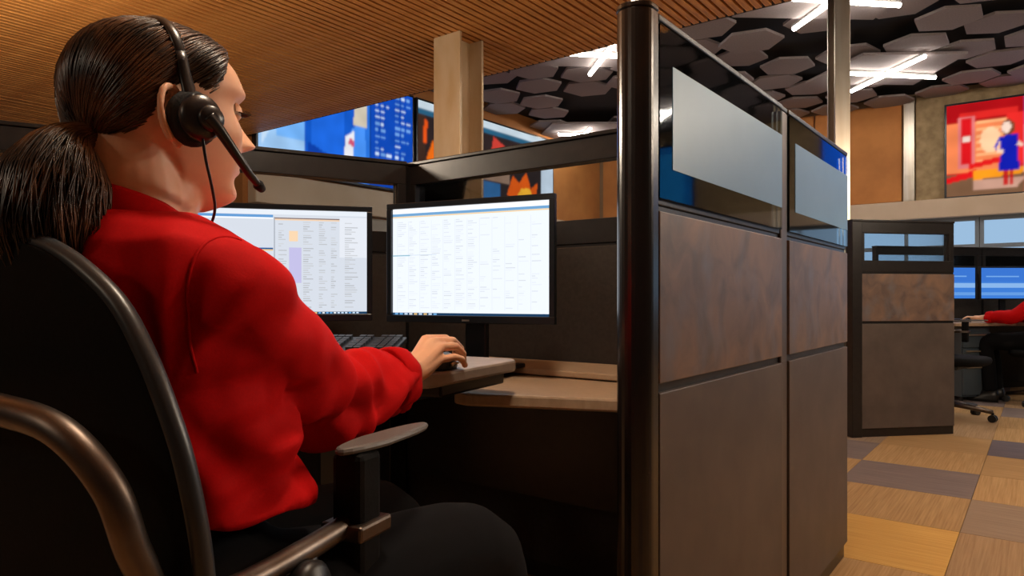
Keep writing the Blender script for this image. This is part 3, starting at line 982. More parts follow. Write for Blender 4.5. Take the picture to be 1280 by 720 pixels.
def make_person(cfg):
    """local frame: x right, y forward, z up, origin on the floor under the hips"""
    NM = 'person'
    # ---- head placement
    hy = cfg['head_yaw']
    fwd = Vector((sin(hy), cos(hy), 0))
    rgt = Vector((cos(hy), -sin(hy), 0))
    up = Vector((0, 0, 1))
    pt_ = cfg.get('pitch', radians(4))
    hc = Vector(cfg['head'])

    def H(p):
        p = Vector(p)
        x_, z_ = p.x, p.z - 0.09
        x2 = x_ * cos(pt_) + z_ * sin(pt_)
        z2 = -x_ * sin(pt_) + z_ * cos(pt_) + 0.09
        return hc + fwd * x2 - rgt * p.y + up * z2

    fine = cfg.get('fine', True)
    body = MB()
    grid = head_grid(90, 120) if fine else head_grid(45, 60)
    body.loft([[H(p) for p in r] for r in grid])
    # ears
    for s in (-1, 1):
        ctr = Vector((-0.014, s * 0.073, 0.086))
        rim = []
        for i in range(15):
            a = radians(-70 + i * 20)
            rim.append(H(ctr + Vector((-0.015 * cos(a) * 1.0 - 0.003 * sin(a), s * (0.006 + 0.006 * cos(a)), 0.030 * sin(a)))))
        body.tube(rim, 0.0042, 8)
        body.ellipsoid(H(ctr + Vector((0.0, 0, -0.004))), (0.010, 0.010, 0.024), 12, 8)
        body.ellipsoid(H(ctr + Vector((0.006, s * 0.002, -0.026))), (0.007, 0.005, 0.009), 10, 6)
    # neck
    nb = Vector(cfg['neck'])
    nt_ = H((-0.028, 0, 0.05))
    body.tube([nb + Vector((0, 0, -0.06)), nb, nb.lerp(nt_, 0.5), nt_, H((-0.02, 0, 0.09))], [0.062, 0.054, 0.050, 0.052, 0.045], 20)
    body.tube([nb + Vector((0, 0, -0.03)), nb.lerp(nt_, .45), H((-0.035, 0, 0.075))], [0.056, 0.055, 0.050], 24)
    body.tube([nb + Vector((0, 0, -0.02)), nb.lerp(H((0.012, 0, 0.03)), .6), H((0.018, 0, 0.040))], [0.052, 0.046, 0.040], 24)
    # torso under the shirt
    def ring(z, cx, cy, hw, hd, n=28, e=2.4, yaw=0.0):
        r = []
        for j in range(n):
            a = 2 * pi * j / n
            px_ = hw * abs(cos(a)) ** (2 / e) * (1 if cos(a) > 0 else -1)
            py_ = hd * abs(sin(a)) ** (2 / e) * (1 if sin(a) > 0 else -1)
            r.append(Vector((cx + px_ * cos(yaw) - py_ * sin(yaw), cy + px_ * sin(yaw) + py_ * cos(yaw), z)))
        return r
    T = cfg['torso']
    body.loft([ring(z, cx, cy, hw - .018, hd - .018) for (z, cx, cy, hw, hd) in T])
    # arms and hands
    for side in ('R', 'L'):
        S, E, W = [Vector(p) for p in cfg['arm' + side]]
        body.tube([S.lerp(Vector((0, S.y, S.z)), 0.4), S, S.lerp(E, .5), E, E.lerp(W, .3), W], [0.045, 0.045, 0.04, 0.036, 0.038, 0.026], 14)
        hand = cfg['hand' + side]
        fw = (hand['mcp'][1] - W).normalized()
        for i, mpt in enumerate(hand['mcp']):
            body.tube([W - fw * 0.01, W.lerp(mpt, .5) + Vector((0, 0, -0.003)), mpt], [0.019, 0.0165, 0.0115 if i < 3 else 0.0105], 10)
        body.tube([W - fw * .03, W, W + fw * .03], [0.025, 0.0245, 0.02], 14)
        for i, ch in enumerate(hand['fingers']):
            r0 = (0.0098, 0.0100, 0.0094, 0.0082)[i]
            ch = [Vector(p) for p in ch]
            body.tube([ch[0]] + ch, [r0 * 1.1] + [r0 * (1 - 0.1 * k) for k in range(len(ch))], 10)
            body.ellipsoid(ch[-1], (r0 * .86,) * 3, 10, 8)
        th = [Vector(p) for p in hand['thumb']]
        body.tube(th, [0.017, 0.0135, 0.011, 0.0095][:len(th)], 10)
        body.ellipsoid(th[-1], (0.0095,) * 3, 10, 8)
    me = voxel(body, NM, 0.0028 if fine else 0.006, 3 if fine else 2, 0.5)
    me.materials.append(M_skin)
    P = bpy.data.objects.new(NM, me)
    link(P, None, loc=cfg['loc'], rot=(0, 0, cfg['rz']))

    # ---- eyes, lashes, brows, lips
    for s in (-1, 1):
        ce = Vector((0.0705, s * 0.031, 0.1125))
        MB().ellipsoid(H(ce), (0.0118,) * 3, 16, 12).build('eye', M_eyew, P, smooth=True)
        if not fine:
            continue
        MB().ellipsoid(H(ce + Vector((0.0092, 0, 0))), (0.0046,) * 3, 12, 8).build('iris', M_iris, P, smooth=True)
        lid = MB()
        vs, fs = [], []
        for (e0, e1) in ((-6, 90), (-90, -24)):
            o_ = len(vs)
            for i in range(7):
                el = radians(e0 + (e1 - e0) * i / 6)
                for j in range(13):
                    az = radians(-88 + 176 * j / 12)
                    vs.append(H(ce + Vector((cos(el) * cos(az), cos(el) * sin(az), sin(el))) * 0.0131))
            for i in range(6):
                for j in range(12):
                    fs.append((o_ + i * 13 + j, o_ + i * 13 + j + 1, o_ + (i + 1) * 13 + j + 1, o_ + (i + 1) * 13 + j))
        lid.add(vs, fs).build('eyelid', M_skin, P, smooth=True)
        la = MB()
        for j in range(22):
            az = radians(-70 + 140 * j / 21)
            el = radians(-7)
            d0 = Vector((cos(el) * cos(az), cos(el) * sin(az), sin(el)))
            p0 = ce + d0 * 0.013
            p1 = ce + d0 * 0.018 + Vector((0.001, 0, -0.001))
            p2 = ce + d0 * 0.0215 + Vector((0.002, 0, 0.0015))
            la.tube([H(p0), H(p1), H(p2)], [0.0006, 0.0005, 0.0002], 4)
        la.build('eyelashes', cfg['hair_mat'], P)
        br = MB()
        for j in range(40):
            t = j / 39
            yy = s * (0.014 + 0.036 * t)
            zz = 0.1315 + 0.006 * sin(t * pi * 0.8)
            xx = head_point(zz, atan2(yy / 0.0735, sqrt(max(0.05, 1 - (yy / 0.0735) ** 2)))).x
            p = Vector((xx - 0.0015 - 0.012 * t * t, yy, zz))
            br.tube([H(p), H(p + Vector((-0.0005, s * 0.004, 0.002))), H(p + Vector((-0.003, s * 0.008, 0.002)))], [0.0008, 0.0009, 0.0003], 4)
        br.build('eyebrow', cfg['hair_mat'], P)
    # ---- hair cap
    hv = MB()
    shell = []
    for r in (head_grid(64, 96) if fine else head_grid(30, 40)):
        rr = []
        for p in r:
            n = Vector((p.x + 0.005, p.y, (p.z - 0.10) * 0.9)).normalized()
            dz = p.z - hairline(p.x)
            k = max(0.0, min(1.0, dz / 0.042))
            k = k * k * (3 - 2 * k)
            bulge = 0.008 + 0.004 * g2(p.x + 0.085, 0.05) * g2(p.z - 0.10, 0.06)
            rr.append(p + n * (-0.010 + (0.010 + bulge) * k))
        shell.append(rr)
    hv.loft([[H(p) for p in r] for r in shell])
    hair = hv.build('hair', cfg['hair_mat'], P, smooth=True)
    # ---- strands drawn back to the knot
    if fine:
        sm = MB()
        sm.loft(shell)
        bv = BVHTree.FromPolygons([tuple(p) for p in sm.v], [tuple(f) for f in sm.f])
        ctr = Vector((-0.01, 0, 0.115))
        knot = Vector(cfg['knot'])
        kd = (knot - ctr).normalized()
        rs = random.Random(11)
        st = MB()
        made = 0
        tries = 0
        while made < 2600 and tries < 20000:
            tries += 1
            d0 = Vector((rs.gauss(0, 1), rs.gauss(0, 1), rs.gauss(0, 1))).normalized()
            hit = bv.ray_cast(ctr, d0)
            if hit[0] is None:
                continue
            p = hit[0]
            dz = p.z - hairline(p.x)
            if dz < 0.012 or (dz > 0.06 and rs.random() < 0.55):
                continue
            ang = d0.angle(kd)
            if ang < 0.15 or ang > 2.9:
                continue
            made += 1
            off = rs.uniform(0.0, 0.0035)
            path = []
            n = 12
            wob = rs.uniform(-0.004, 0.004)
            last = 1.0 if rs.random() < .6 else rs.uniform(.5, 1)
            for i in range(n + 1):
                t = last * i / n
                dd = (d0 * sin((1 - t) * ang) + kd * sin(t * ang)) / sin(ang)
                dd.normalize()
                # hair sags a little below the straight line
                dd = (dd + Vector((0, 0, -0.10 * sin(pi * t))) * (1 if abs(d0.y) > .3 else 0.2)).normalized()
                h2 = bv.ray_cast(ctr, dd)
                if h2[0] is None:
                    break
                path.append(H(h2[0] + dd * (off * sin(pi * min(1, t + .08)) + 0.0006) + Vector((0, wob * sin(pi * t), 0)) * 0.3))
            if len(path) > 3:
                rad = rs.uniform(0.0005, 0.0010)
                st.tube(path, [rad * (0.4 if i == 0 else 1.0) for i in range(len(path))], 3)
        # fine fly-away hairs at the temple
        so = st.build('hair_strands', cfg['strand_mat'], hair, smooth=True)
        tag(so, kind='stuff')
        # hair tie
        MB().tube([H(knot + Vector((0, 0.011 * cos(a), 0.011 * sin(a)))) for a in [2 * pi * i / 16 for i in range(16)]], 0.005, 8, closed=True).build('hair_tie', M_plastic, P, smooth=True)
        # ponytail: core and strands
        core_pts = [H(p) for p in cfg['pony']]
        core = smooth_path(core_pts, 8)
        nC = len(core)
        frames = []
        u = Vector((1, 0, 0))
        for i in range(nC):
            tg = (core[min(i + 1, nC - 1)] - core[max(i - 1, 0)]).normalized()
            u = u - tg * u.dot(tg)
            u.normalize()
            frames.append((u.copy(), tg.cross(u)))
        crad = [lerp_table(cfg['pony_r'], i / (nC - 1))[0] for i in range(nC)]
        MB().tube(core, [c * .86 for c in crad], 18).build('ponytail', cfg['hair_mat'], hair, smooth=True)
        ps = MB()
        for q_ in range(1500):
            a = rs.uniform(0, 2 * pi)
            k0 = sqrt(rs.uniform(0.45, 1.0))
            a2 = a + rs.uniform(-.9, .9)
            path = []
            endk = rs.uniform(.7, 1.0)
            nn = 16
            frz = rs.uniform(-.008, .008)
            for i in range(nn + 1):
                t = endk * i / nn
                f_ = t * (nC - 1)
                i0 = min(int(f_), nC - 2)
                c = core[i0].lerp(core[i0 + 1], f_ - i0)
                rr = lerp_table(cfg['pony_r'], t)[0] * k0 * 1.06
                u = frames[i0][0].lerp(frames[i0 + 1][0], f_ - i0)
                w = frames[i0][1].lerp(frames[i0 + 1][1], f_ - i0)
                aa = a + (a2 - a) * t
                path.append(c + (u * cos(aa) + w * sin(aa)) * (rr + frz * t * t))
            rad = rs.uniform(0.0005, 0.0011)
            ps.tube(path, [rad] * nn + [rad * .3], 3)
        po = ps.build('ponytail_strands', cfg['strand_mat'], hair, smooth=True)
        tag(po, kind='stuff')
    else:
        core = smooth_path([H(p) for p in cfg['pony']], 5)
        MB().tube(core, [lerp_table(cfg['pony_r'], i / (len(core) - 1))[0] for i in range(len(core))], 12).build('ponytail', cfg['hair_mat'], hair, smooth=True)

    # ---- shirt
    sh = MB()
    sh.loft([ring(z, cx, cy, hw, hd) for (z, cx, cy, hw, hd) in T])
    for side in ('R', 'L'):
        S, E, W = [Vector(p) for p in cfg['arm' + side]]
        inn = S.lerp(Vector((T[-2][1], T[-2][2], S.z + 0.01)), 0.5)
        cuff = E.lerp(W, 0.79)
        pts = smooth_path([inn, S, S.lerp(E, .5) + Vector((0, 0, 0.004)), E + (E - S.lerp(W, .5)) * 0.10, E.lerp(W, .45), cuff], 6)
        n = len(pts)
        rd = [lerp_table([(0, .050), (.2, .057), (.4, .058), (.6, .064), (.8, .060), (.93, .050), (1, .045)], i / (n - 1))[0] for i in range(n)]
        sh.tube(pts, rd, 20)
    sme = voxel(sh, 'shirt', 0.005 if fine else 0.012, 8 if fine else 3, 0.6)
    # cloth folds: real relief
    if fine:
        S, E, W = [Vector(p) for p in cfg['armR']]
        vs = sme.vertices
        nrm = [v.normal.copy() for v in vs]
        for v, n in zip(vs, nrm):
            p = v.co
            amp = 0
            # elbow folds
            dE = (p - E).length
            t_f = max(0.0, min(1.0, (p - E).dot((W - E)) / (W - E).length_squared))
            s1 = (p - E).dot((W - E).normalized())
            amp += 0.0075 * g2(dE, 0.11) * sin(95 * s1 + 22 * p.z + 3 * noise.noise(p * 14))
            # folds at the cuff
            dC = (p - E.lerp(W, .78)).length
            amp += 0.0065 * g2(dC, 0.07) * sin(130 * s1 + 9 * sin(38 * p.x) + 4 * noise.noise(p * 22))
            # armpit folds fan across the back
            A = Vector((S.x - .03, S.y - .03, S.z - .10))
            dA = p - A
            ang = atan2(dA.z, dA.x + dA.y)
            amp += 0.009 * min(1.0, dA.length / 0.09) ** 3 * g2(dA.length - .09, 0.08) * sin(9 * ang + 2 * noise.noise(p * 9))
            # waist folds
            amp += 0.009 * g2(p.z - T[1][0] - .04, 0.085) * sin(80 * p.z + 26 * p.x - 22 * p.y + 4 * noise.noise(p * 8))
            amp += 0.004 * noise.noise(p * 17)
            v.co = p + n * amp
    sme.materials.append(M_shirt)
    so = bpy.data.objects.new('shirt', sme)
    link(so, P)
    if fine:
        sv = BVHTree.FromPolygons([tuple(v.co) for v in sme.vertices], [tuple(p.vertices) for p in sme.polygons])
        for side in ('R', 'L'):
            S = Vector(cfg['arm' + side][0])
            sg = 1 if side == 'R' else -1
            oc_ = Vector((S.x - sg * 0.012, S.y - 0.004, S.z - 0.02))
            seam = []
            for i in range(40):
                a = radians(75 + 170 * i / 39)          # over the shoulder and down the back
                dv = Vector((sg * (0.06 + 0.62 * max(0.0, -cos(a)) + 0.2 * max(0.0, sin(a))), cos(a), sin(a))).normalized()
                hit = sv.ray_cast(oc_, dv)
                if hit[0] is not None and hit[3] < 0.15:
                    seam.append(hit[0] + hit[1] * 0.0004)
            for _ in range(4):
                seam = seam[:1] + [(seam[i - 1] + seam[i] * 2 + seam[i + 1]) / 4 for i in range(1, len(seam) - 1)] + seam[-1:]
            if len(seam) > 6:
                MB().tube(seam, 0.0018, 6).build('seam', M_shirt, so, smooth=True)
    # collar: standing band folded over
    cr = []
    npc = nb.lerp(nt_, 0.0) + Vector((0, 0, -0.016))
    prof = [(0.056, 0.000), (0.0565, 0.034), (0.060, 0.038), (0.064, 0.033), (0.076, 0.002), (0.074, -0.002), (0.064, 0.012), (0.060, -0.004)]
    for i in range(48):
        a = 2 * pi * i / 48
        f_ = cos(a)            # +1 front
        ring_ = []
        for (r_, z_) in prof:
            ring_.append(npc + Vector((sin(a) * r_ * 1.0, f_ * r_ * 1.02 + 0.006, z_ * (1 - 0.25 * max(0, f_)) - 0.022 * f_ + 0.002)))
        cr.append(ring_)
    MB().loft(cr, closed=True).build('collar', M_shirt, so, smooth=True)
    for side in ('R', 'L'):
        S, E, W = [Vector(p) for p in cfg['arm' + side]]
        ax_ = (W - E).normalized()
        c = E.lerp(W, .775)
        prf = [(-0.038, .050), (-.032, .0545), (.0, .053), (0.016, .051), (.021, .047), (.018, .040), (.0, .037), (-.03, .038)]
        u = Vector((0, 0, 1)) - ax_ * ax_.z
        u.normalize()
        w = ax_.cross(u)
        rings = []
        for i in range(36):
            a = 2 * pi * i / 36
            wv = 1 + 0.05 * sin(3 * a + 1) + 0.03 * sin(7 * a)
            rings.append([c + ax_ * (d0 + .004 * sin(2 * a)) + (u * cos(a) * 1.0 + w * sin(a)) * r_ * wv for (d0, r_) in prf])
        MB().loft(rings, closed=True).build('cuff', M_shirt, so, smooth=True)
    # ---- trousers and shoes
    tr = MB()
    hz = cfg['seat'] + 0.11
    tr.ellipsoid((0, -.01, hz), (0.185, 0.15, 0.13), 24, 14)
    for s in (-1, 1):
        hip, knee, ank = Vector((s * .09, 0.02, hz - .01)), Vector((s * .11, 0.43, cfg['seat'] + .06)), Vector((s * .12, 0.40, 0.10))
        tr.tube(smooth_path([hip, hip.lerp(knee, .5), knee, knee.lerp(ank, .5), ank], 5), [lerp_table([(0, .095), (.3, .085), (.5, .07), (.75, .06), (1, .058)], i / 20)[0] for i in range(21)], 16)
    tm = voxel(tr, 'trousers', 0.01, 6)
    tm.materials.append(M_trousers)
    link(bpy.data.objects.new('trousers', tm), P)
    for s in (-1, 1):
        sb = MB()
        sb.loft([ring(z, s * .12, 0.46 + dy, hw, hd, 20) for (z, dy, hw, hd) in ((0.0, 0, .042, .125), (.03, 0, .044, .128), (.055, -.03, .04, .095), (.11, -.06, .038, .06))])
        sb.build('shoe', M_shoe, P, smooth=True)
    return P, H, (bv if fine else None)


def hair_material(name, c1, c2, c3):
    m = mat(name, c1, 0.38, noise_scale=90, col2=c2, stretch=(1, 1, 0.25), spec=0.5)
    return m


M_hair = hair_material('brown_hair', srgb(26, 16, 12), srgb(44, 28, 20), None)
M_strand = mat('brown_hair_strands', srgb(36, 22, 16), 0.34, noise_scale=26, col2=srgb(112, 72, 46), stretch=(1, 1, 1), lo=0.42, hi=0.72, spec=0.6)
M_blond = hair_material('blond_hair', srgb(150, 104, 60), srgb(190, 140, 84), None)

# --- the woman in front
PB = radians(40)
L0, D0 = -0.41, 0.82


def bf(lat, d, h):
    a, b = lat - L0, d - D0
    return Vector((a * cos(PB) - b * sin(PB), a * sin(PB) + b * cos(PB), h))


def bpx(x, y, d):
    return bf(lat_at(x, d), d, h_at(y, d))


armR = [bf(-0.300, 0.728, 0.972), bpx(404, 492, 0.98), bpx(510, 471, 1.25)]
armL = [bf(-0.525, 0.916, 0.972), bf(-0.60, 1.16, 0.82), bf(-0.53, 1.40, 0.862)]
handR = dict(
    mcp=[bpx(533, 424, 1.375), bpx(543, 427, 1.362), bpx(549, 435, 1.347), bpx(548, 450, 1.332)],
    fingers=[[bpx(533, 424, 1.375), bpx(557, 423, 1.42), bpx(568, 431, 1.445), bpx(570, 441, 1.46)],
             [bpx(543, 427, 1.362), bpx(566, 426, 1.405), bpx(576, 436, 1.43), bpx(577, 447, 1.44)],
             [bpx(549, 434, 1.347), bpx(570, 433, 1.385), bpx(579, 442, 1.405), bpx(579, 451, 1.412)],
             [bpx(548, 450, 1.332), bpx(568, 446, 1.36), bpx(578, 449, 1.375), bpx(581, 456, 1.383)]],
    thumb=[bpx(512, 455, 1.29), bpx(522, 448, 1.36), bpx(533, 452, 1.41), bpx(548, 456, 1.45)])
WL = armL[2]
kdir = bf(L0 + 0.02, D0 + 1.0, 0) - bf(L0, D0, 0)
kdir.normalize()
ksd = Vector((kdir.y, -kdir.x, 0))
mc = [WL + kdir * (0.082 - .006 * abs(i - 1)) + ksd * (0.026 - i * 0.018) + Vector((0, 0, 0.012 - .003 * i)) for i in range(4)]
handL = dict(mcp=mc,
             fingers=[[m_, m_ + kdir * .035 + Vector((0, 0, .006)), m_ + kdir * .058 + Vector((0, 0, -.012)), m_ + kdir * .064 + Vector((0, 0, -.026))] for m_ in mc],
             thumb=[WL + kdir * .02 + ksd * .02, WL + kdir * .05 + ksd * .04 - Vector((0, 0, .008)), WL + kdir * .08 + ksd * .045 - Vector((0, 0, .014))])
hd_ = bf(-0.405, 0.80, 1.070)
nk = bf(-0.418, 0.775, 1.040)
torso = [(0.722, 0.0, 0.03, 0.160, 0.128), (0.755, 0.0, 0.025, 0.152, 0.122), (0.80, 0.0, 0.016, 0.146, 0.116), (0.87, 0.0, 0.006, 0.152, 0.116), (0.93, 0.0, 0.0, 0.170, 0.118),
         (0.985, nk.x * .5, -0.012, 0.172, 0.108), (1.02, nk.x * .8, -0.024, 0.150, 0.092), (1.040, nk.x, -0.03, 0.112, 0.078), (1.054, nk.x, nk.y, 0.070, 0.062)]
o0 = room(L0, D0, 0)
woman, HW, HBV = make_person(dict(loc=o0, rz=YAW - PB, head=hd_, head_yaw=radians(43) - PB, pitch=radians(-1), neck=nk, torso=torso, armR=armR, armL=armL, handR=handR, handL=handL,
                             hair_mat=M_hair, strand_mat=M_strand, seat=0.50, knot=(-0.088, -0.022, 0.060),
                             pony=[(-0.066, -0.018, 0.070), (-0.092, -0.024, 0.055), (-0.106, -0.030, 0.028), (-0.114, -0.034, -0.008), (-0.116, -0.036, -0.05), (-0.108, -0.035, -0.10)],
                             pony_r=[(0, .010), (.14, .014), (.3, .031), (.5, .047), (.75, .050), (1, .028)]))
tag(woman, 'woman in a red shirt seated at the corner desk, brown ponytail, hand on mouse', 'person')

# ------------------------------------------------------------------ headset
hs = thing('headset', 'black call-centre headset worn by the seated woman with ponytail', 'headset', (0, 0, 0))
hs.location = o0
hs.rotation_euler = (0, 0, YAW - PB)
band = []
bc = Vector((0.0, 0, 0.100))
for i in range(33):
    a = radians(-8 + 190 * i / 32)
    dv = Vector((0.03 - 0.17 * max(0, sin(a)), -cos(a), sin(a))).normalized()
    hit = HBV.ray_cast(bc, dv)
    rr = (hit[0] - bc).length + 0.0045 if hit[0] is not None else 0.09
    side = abs(cos(a)) ** 6
    rr = max(rr, rr * (1 - side) + 0.088 * side)
    band.append(HW(bc + dv * rr))
for _ in range(3):
    band = [band[0]] + [(band[i - 1] + band[i] * 2 + band[i + 1]) / 4 for i in range(1, 32)] + [band[-1]]
MB().tube(band, 0.0066, 10, flat=0.5).build('headband', M_headset, hs, smooth=True)
MB().tube(band[:8], [0.009, 0.0085, 0.008, 0.0075, 0.007, 0.0068, 0.0066, 0.0064], 10, flat=0.6).build('slider', M_headset, hs, smooth=True)
for s in (-1,):
    def E_(x_, y_, z_):
        return HW((0.004 + x_, s * (0.078 + y_), 0.084 + z_))
    rings = []
    for (r, yv) in ((0.022, -0.006), (0.0265, 0.0), (0.027, 0.008), (0.023, 0.013)):
        rings.append([E_(r * cos(a), yv, r * 1.12 * sin(a)) for a in [2 * pi * i / 24 for i in range(24)]])
    MB().loft(rings).build('ear_cushion', M_foam, hs, smooth=True)
    rings = []
    for (r, yv) in ((0.0225, 0.011), (0.0235, 0.017), (0.0205, 0.023), (0.013, 0.026), (0.005, 0.0265)):
        rings.append([E_(0.004 + r * cos(a), yv, r * 1.08 * sin(a)) for a in [2 * pi * i / 24 for i in range(24)]])
    cup = MB().loft(rings).build('ear_cup', M_headset, hs, smooth=True)
    rings = []
    for (r, yv) in ((0.0135, 0.022), (0.014, 0.029), (0.012, 0.0325), (0.004, 0.033)):
        rings.append([E_(0.010 + r * cos(a), yv, -0.002 + r * sin(a)) for a in [2 * pi * i / 20 for i in range(20)]])
    MB().loft(rings).build('pivot', M_headset, cup, smooth=True)
    boom = smooth_path([E_(0.006, 0.029, -0.001), E_(0.018, 0.030, -0.014), E_(0.036, 0.028, -0.036), E_(0.055, 0.021, -0.055), E_(0.070, 0.011, -0.064)], 6)
    MB().tube(boom, [lerp_table([(0, .008), (.3, .006), (1, .0038)], i / (len(boom) - 1))[0] for i in range(len(boom))], 10).build('microphone_boom', M_headset, hs, smooth=True)
    MB().tube([boom[-2], boom[-1], boom[-1] + (boom[-1] - boom[-3]).normalized() * .010], [.0042, .0062, .0045], 12).build('microphone', M_foam, hs, smooth=True)
    cable = smooth_path([E_(0.004, 0.020, -0.022), E_(0.008, 0.018, -0.045), E_(0.018, 0.010, -0.075), E_(0.026, -0.004, -0.098), E_(0.028, -0.035, -0.125)], 6)
    MB().tube(cable, 0.0016, 6).build('cable', M_headset, hs, smooth=True)

# ------------------------------------------------------------------ mouse
mo = at(554, 452, 1.45)
ms = thing('computer_mouse', 'black and silver mouse under the hand of the seated woman', 'mouse', (mo.x, mo.y, PZ + .0005), YAW - radians(10))
rings = []
for (z, k) in ((0.0, .94), (0.006, 1.0), (0.016, .97), (0.025, .82), (0.031, .5), (0.033, .15)):
    rings.append([Vector((0.029 * k * cos(a) * (1 - 0.08 * sin(a)), 0.052 * (k ** .7) * sin(a), z)) for a in [2 * pi * i / 28 for i in range(28)]])
MB().loft(rings).build('mouse_shell', M_plastic, ms, smooth=True)
MB().tube([(-.027, -.035, .012), (-.029, 0, .013), (-.026, .035, .012)], .004, 8).build('side_strip', M_steel, ms, smooth=True)
MB().tube([(.0275, -.035, .012), (.0295, 0, .013), (.0265, .035, .012)], .004, 8).build('side_strip', M_steel, ms, smooth=True)
MB().lathe([(0.006, -.003), (0.007, 0), (0.006, .003)], 14, (0, .03, .0275), axis='x').build('scroll_wheel', M_plastic, ms, smooth=True)


# ------------------------------------------------------------------ task chair
def task_chair(label, loc, rz, fine=True, group=None):
    """local x right, y forward"""
    t = thing('task_chair', label, 'chair', loc, rz, group)
    tab = [(z_ + .014, r_ * 1.04) for z_, r_ in [(.46, .15), (.52, .19), (.60, .209), (.726, .214), (.807, .205), (.854, .190), (.901, .168), (.943, .139), (.972, .102), (.993, .062), (1.004, .022), (1.0075, .004)]]
    zs = [.474 + (.5475) * (1 - (1 - i / 40) ** 1.8) for i in range(41)]
    nx = 25
    front, back = [], []
    for z in zs:
        hw = smooth_table(tab, z)[0]
        fr, bk = [], []
        lum = 0.02 * g2(z - .66, .14)
        for j in range(nx):
            u = -1 + 2 * j / (nx - 1)
            x_ = hw * sin(u * pi / 2)
            y_ = -0.235 + lum + 0.012 * (x_ / .235) ** 2
            e = 0.011 * sqrt(max(0, 1 - u ** 6))
            fr.append(Vector((x_, y_ + e, z)))
            bk.append(Vector((x_, y_ - e - 0.002, z)))
        front.append(fr)
        back.append(bk)
    mb = MB()
    rings = [f + b[::-1] for f, b in zip(front, back)]
    mb.loft(rings).build('backrest', M_mesh, t, smooth=True)
    # rim following the outline
    rim = [(r[0] + b[0]) / 2 for r, b in zip(front, back)] + [(r[-1] + b[-1]) / 2 for r, b in zip(front[::-1], back[::-1])]
    MB().tube(rim, 0.0095, 10).build('backrest_rim', M_rim, t, smooth=True)
    # bent metal loop behind the back, running forward to the arms
    loop = [(.185, .055, .690), (.190, -.04, .684), (.193, -.15, .682), (.197, -.222, .70), (.199, -.255, .75), (.190, -.272, .81), (.150, -.285, .854), (.085, -.29, .868), (0, -.292, .872)]
    loop = loop + [(-p[0], p[1], p[2]) for p in loop[-2::-1]]
    pth = smooth_path(loop, 8)
    MB().tube(pth, 0.0135, 12).build('back_loop', M_chrome, t, smooth=True)
    for s in (-1, 1):
        MB().box((s * .19 - .022, .03, .60), (s * .19 + .022, .075, .776)).build('arm_post', M_mesh, t, bevel=0.008)
        MB().box((s * .19 - .03, .02, .674), (s * .19 + .03, .085, .694)).build('arm_bracket', M_chrome, t, bevel=0.004)
        pad = [(s * .19 + .025 * cos(a) * (1.0 if sin(a) < 0 else 0.9), .115 + .10 * sin(a)) for a in [2 * pi * i / 24 for i in range(24)]]
        MB().prism(pad, .776, .785).build('arm_pad', M_padgrey, t, bevel=0.005)
        kn = MB().lathe([(.0, -.012), (.026, -.010), (.028, .004), (.022, .012), (0, .014)], 20, (s * .212, -.06, .655), axis='x')
        kn.build('knob', M_plastic, t, smooth=True)
        MB().box((s * .19 - .018, -.09, .50), (s * .19 + .012, -.03, .68)).build('side_bracket', M_plastic, t, bevel=0.006)
    # seat
    seat = []
    for (z, k) in ((.43, .90), (.445, .98), (.47, 1.0), (.488, .97), (.495, .88)):
        seat.append([Vector((.245 * k * abs(cos(a)) ** .6 * (1 if cos(a) > 0 else -1), .03 + .24 * k * abs(sin(a)) ** .6 * (1 if sin(a) > 0 else -1), z)) for a in [2 * pi * i / 36 for i in range(36)]])
    MB().loft(seat).build('seat', M_mesh, t, smooth=True)
    MB().box((-.2, -.10, .40), (.2, .12, .432)).build('mechanism', M_plastic, t, bevel=0.01)
    MB().box((-.04, -.27, .42), (.04, -.06, .45)).build('back_bar', M_plastic, t, bevel=0.008)
    MB().box((-.04, -.27, .42), (.04, -.235, .60)).build('back_bar', M_plastic, t, bevel=0.008)
    MB().tube([(0, 0, .09), (0, 0, .25), (0, 0, .251), (0, 0, .41)], [.03, .03, .018, .018], 16).build('gas_column', M_plastic, t, smooth=False)
    for i in range(5):
        a = 2 * pi * i / 5 + .3
        ex, ey = .30 * cos(a), .30 * sin(a)
        leg = MB().tube([(0, 0, .115), (ex * .5, ey * .5, .10), (ex, ey, .078)], [.026, .022, .017], 10).build('base_leg', M_chrome, t, smooth=True)
        for s in (-1, 1):
            ox, oy = -sin(a) * .016 * s, cos(a) * .016 * s
            MB().tube([(ex + ox * .5, ey + oy * .5, .029), (ex + ox * 1.5, ey + oy * 1.5, .029)], .029, 16).build('caster', M_plastic, leg, smooth=False)
        MB().box((ex - .008, ey - .008, .028), (ex + .008, ey + .008, .075)).build('caster_stem', M_plastic, leg)
    return t


PC = radians(24)
oc = room(-0.385, 0.885, 0)
task_chair('black task chair with bent metal arms carrying the woman with the ponytail', oc, YAW - PC)

# ------------------------------------------------------------------ far workstation at the right
AF = atan2(room(0.986, 0.168).y, room(0.986, 0.168).x)
pA = room(lat_at(1076, 4.80), 4.80, 0)
far_panel = cubicle_panel('far cubicle end panel with small window beside the tan wall', 0.735, pA + Matrix.Rotation(AF, 3, 'Z') @ Vector((0, 0.07, 0)), AF, True, film=False)
pp = room(lat_at(1067.5, 4.83), 4.83, 0)
panel_post('wide dark trim post at the left of the far cubicle end panel', pp.x, pp.y, 0.075, AF, HP, M_frame)
# glazed slot in that panel shows through; the return panel behind it
RF = Matrix.Rotation(AF, 3, 'Z')


def fw_(a, b, z=0.0):
    """far workstation frame: a metres right along the panel, b metres behind it"""
    return pA + RF @ Vector((a, b, 0)) + Vector((0, 0, z))


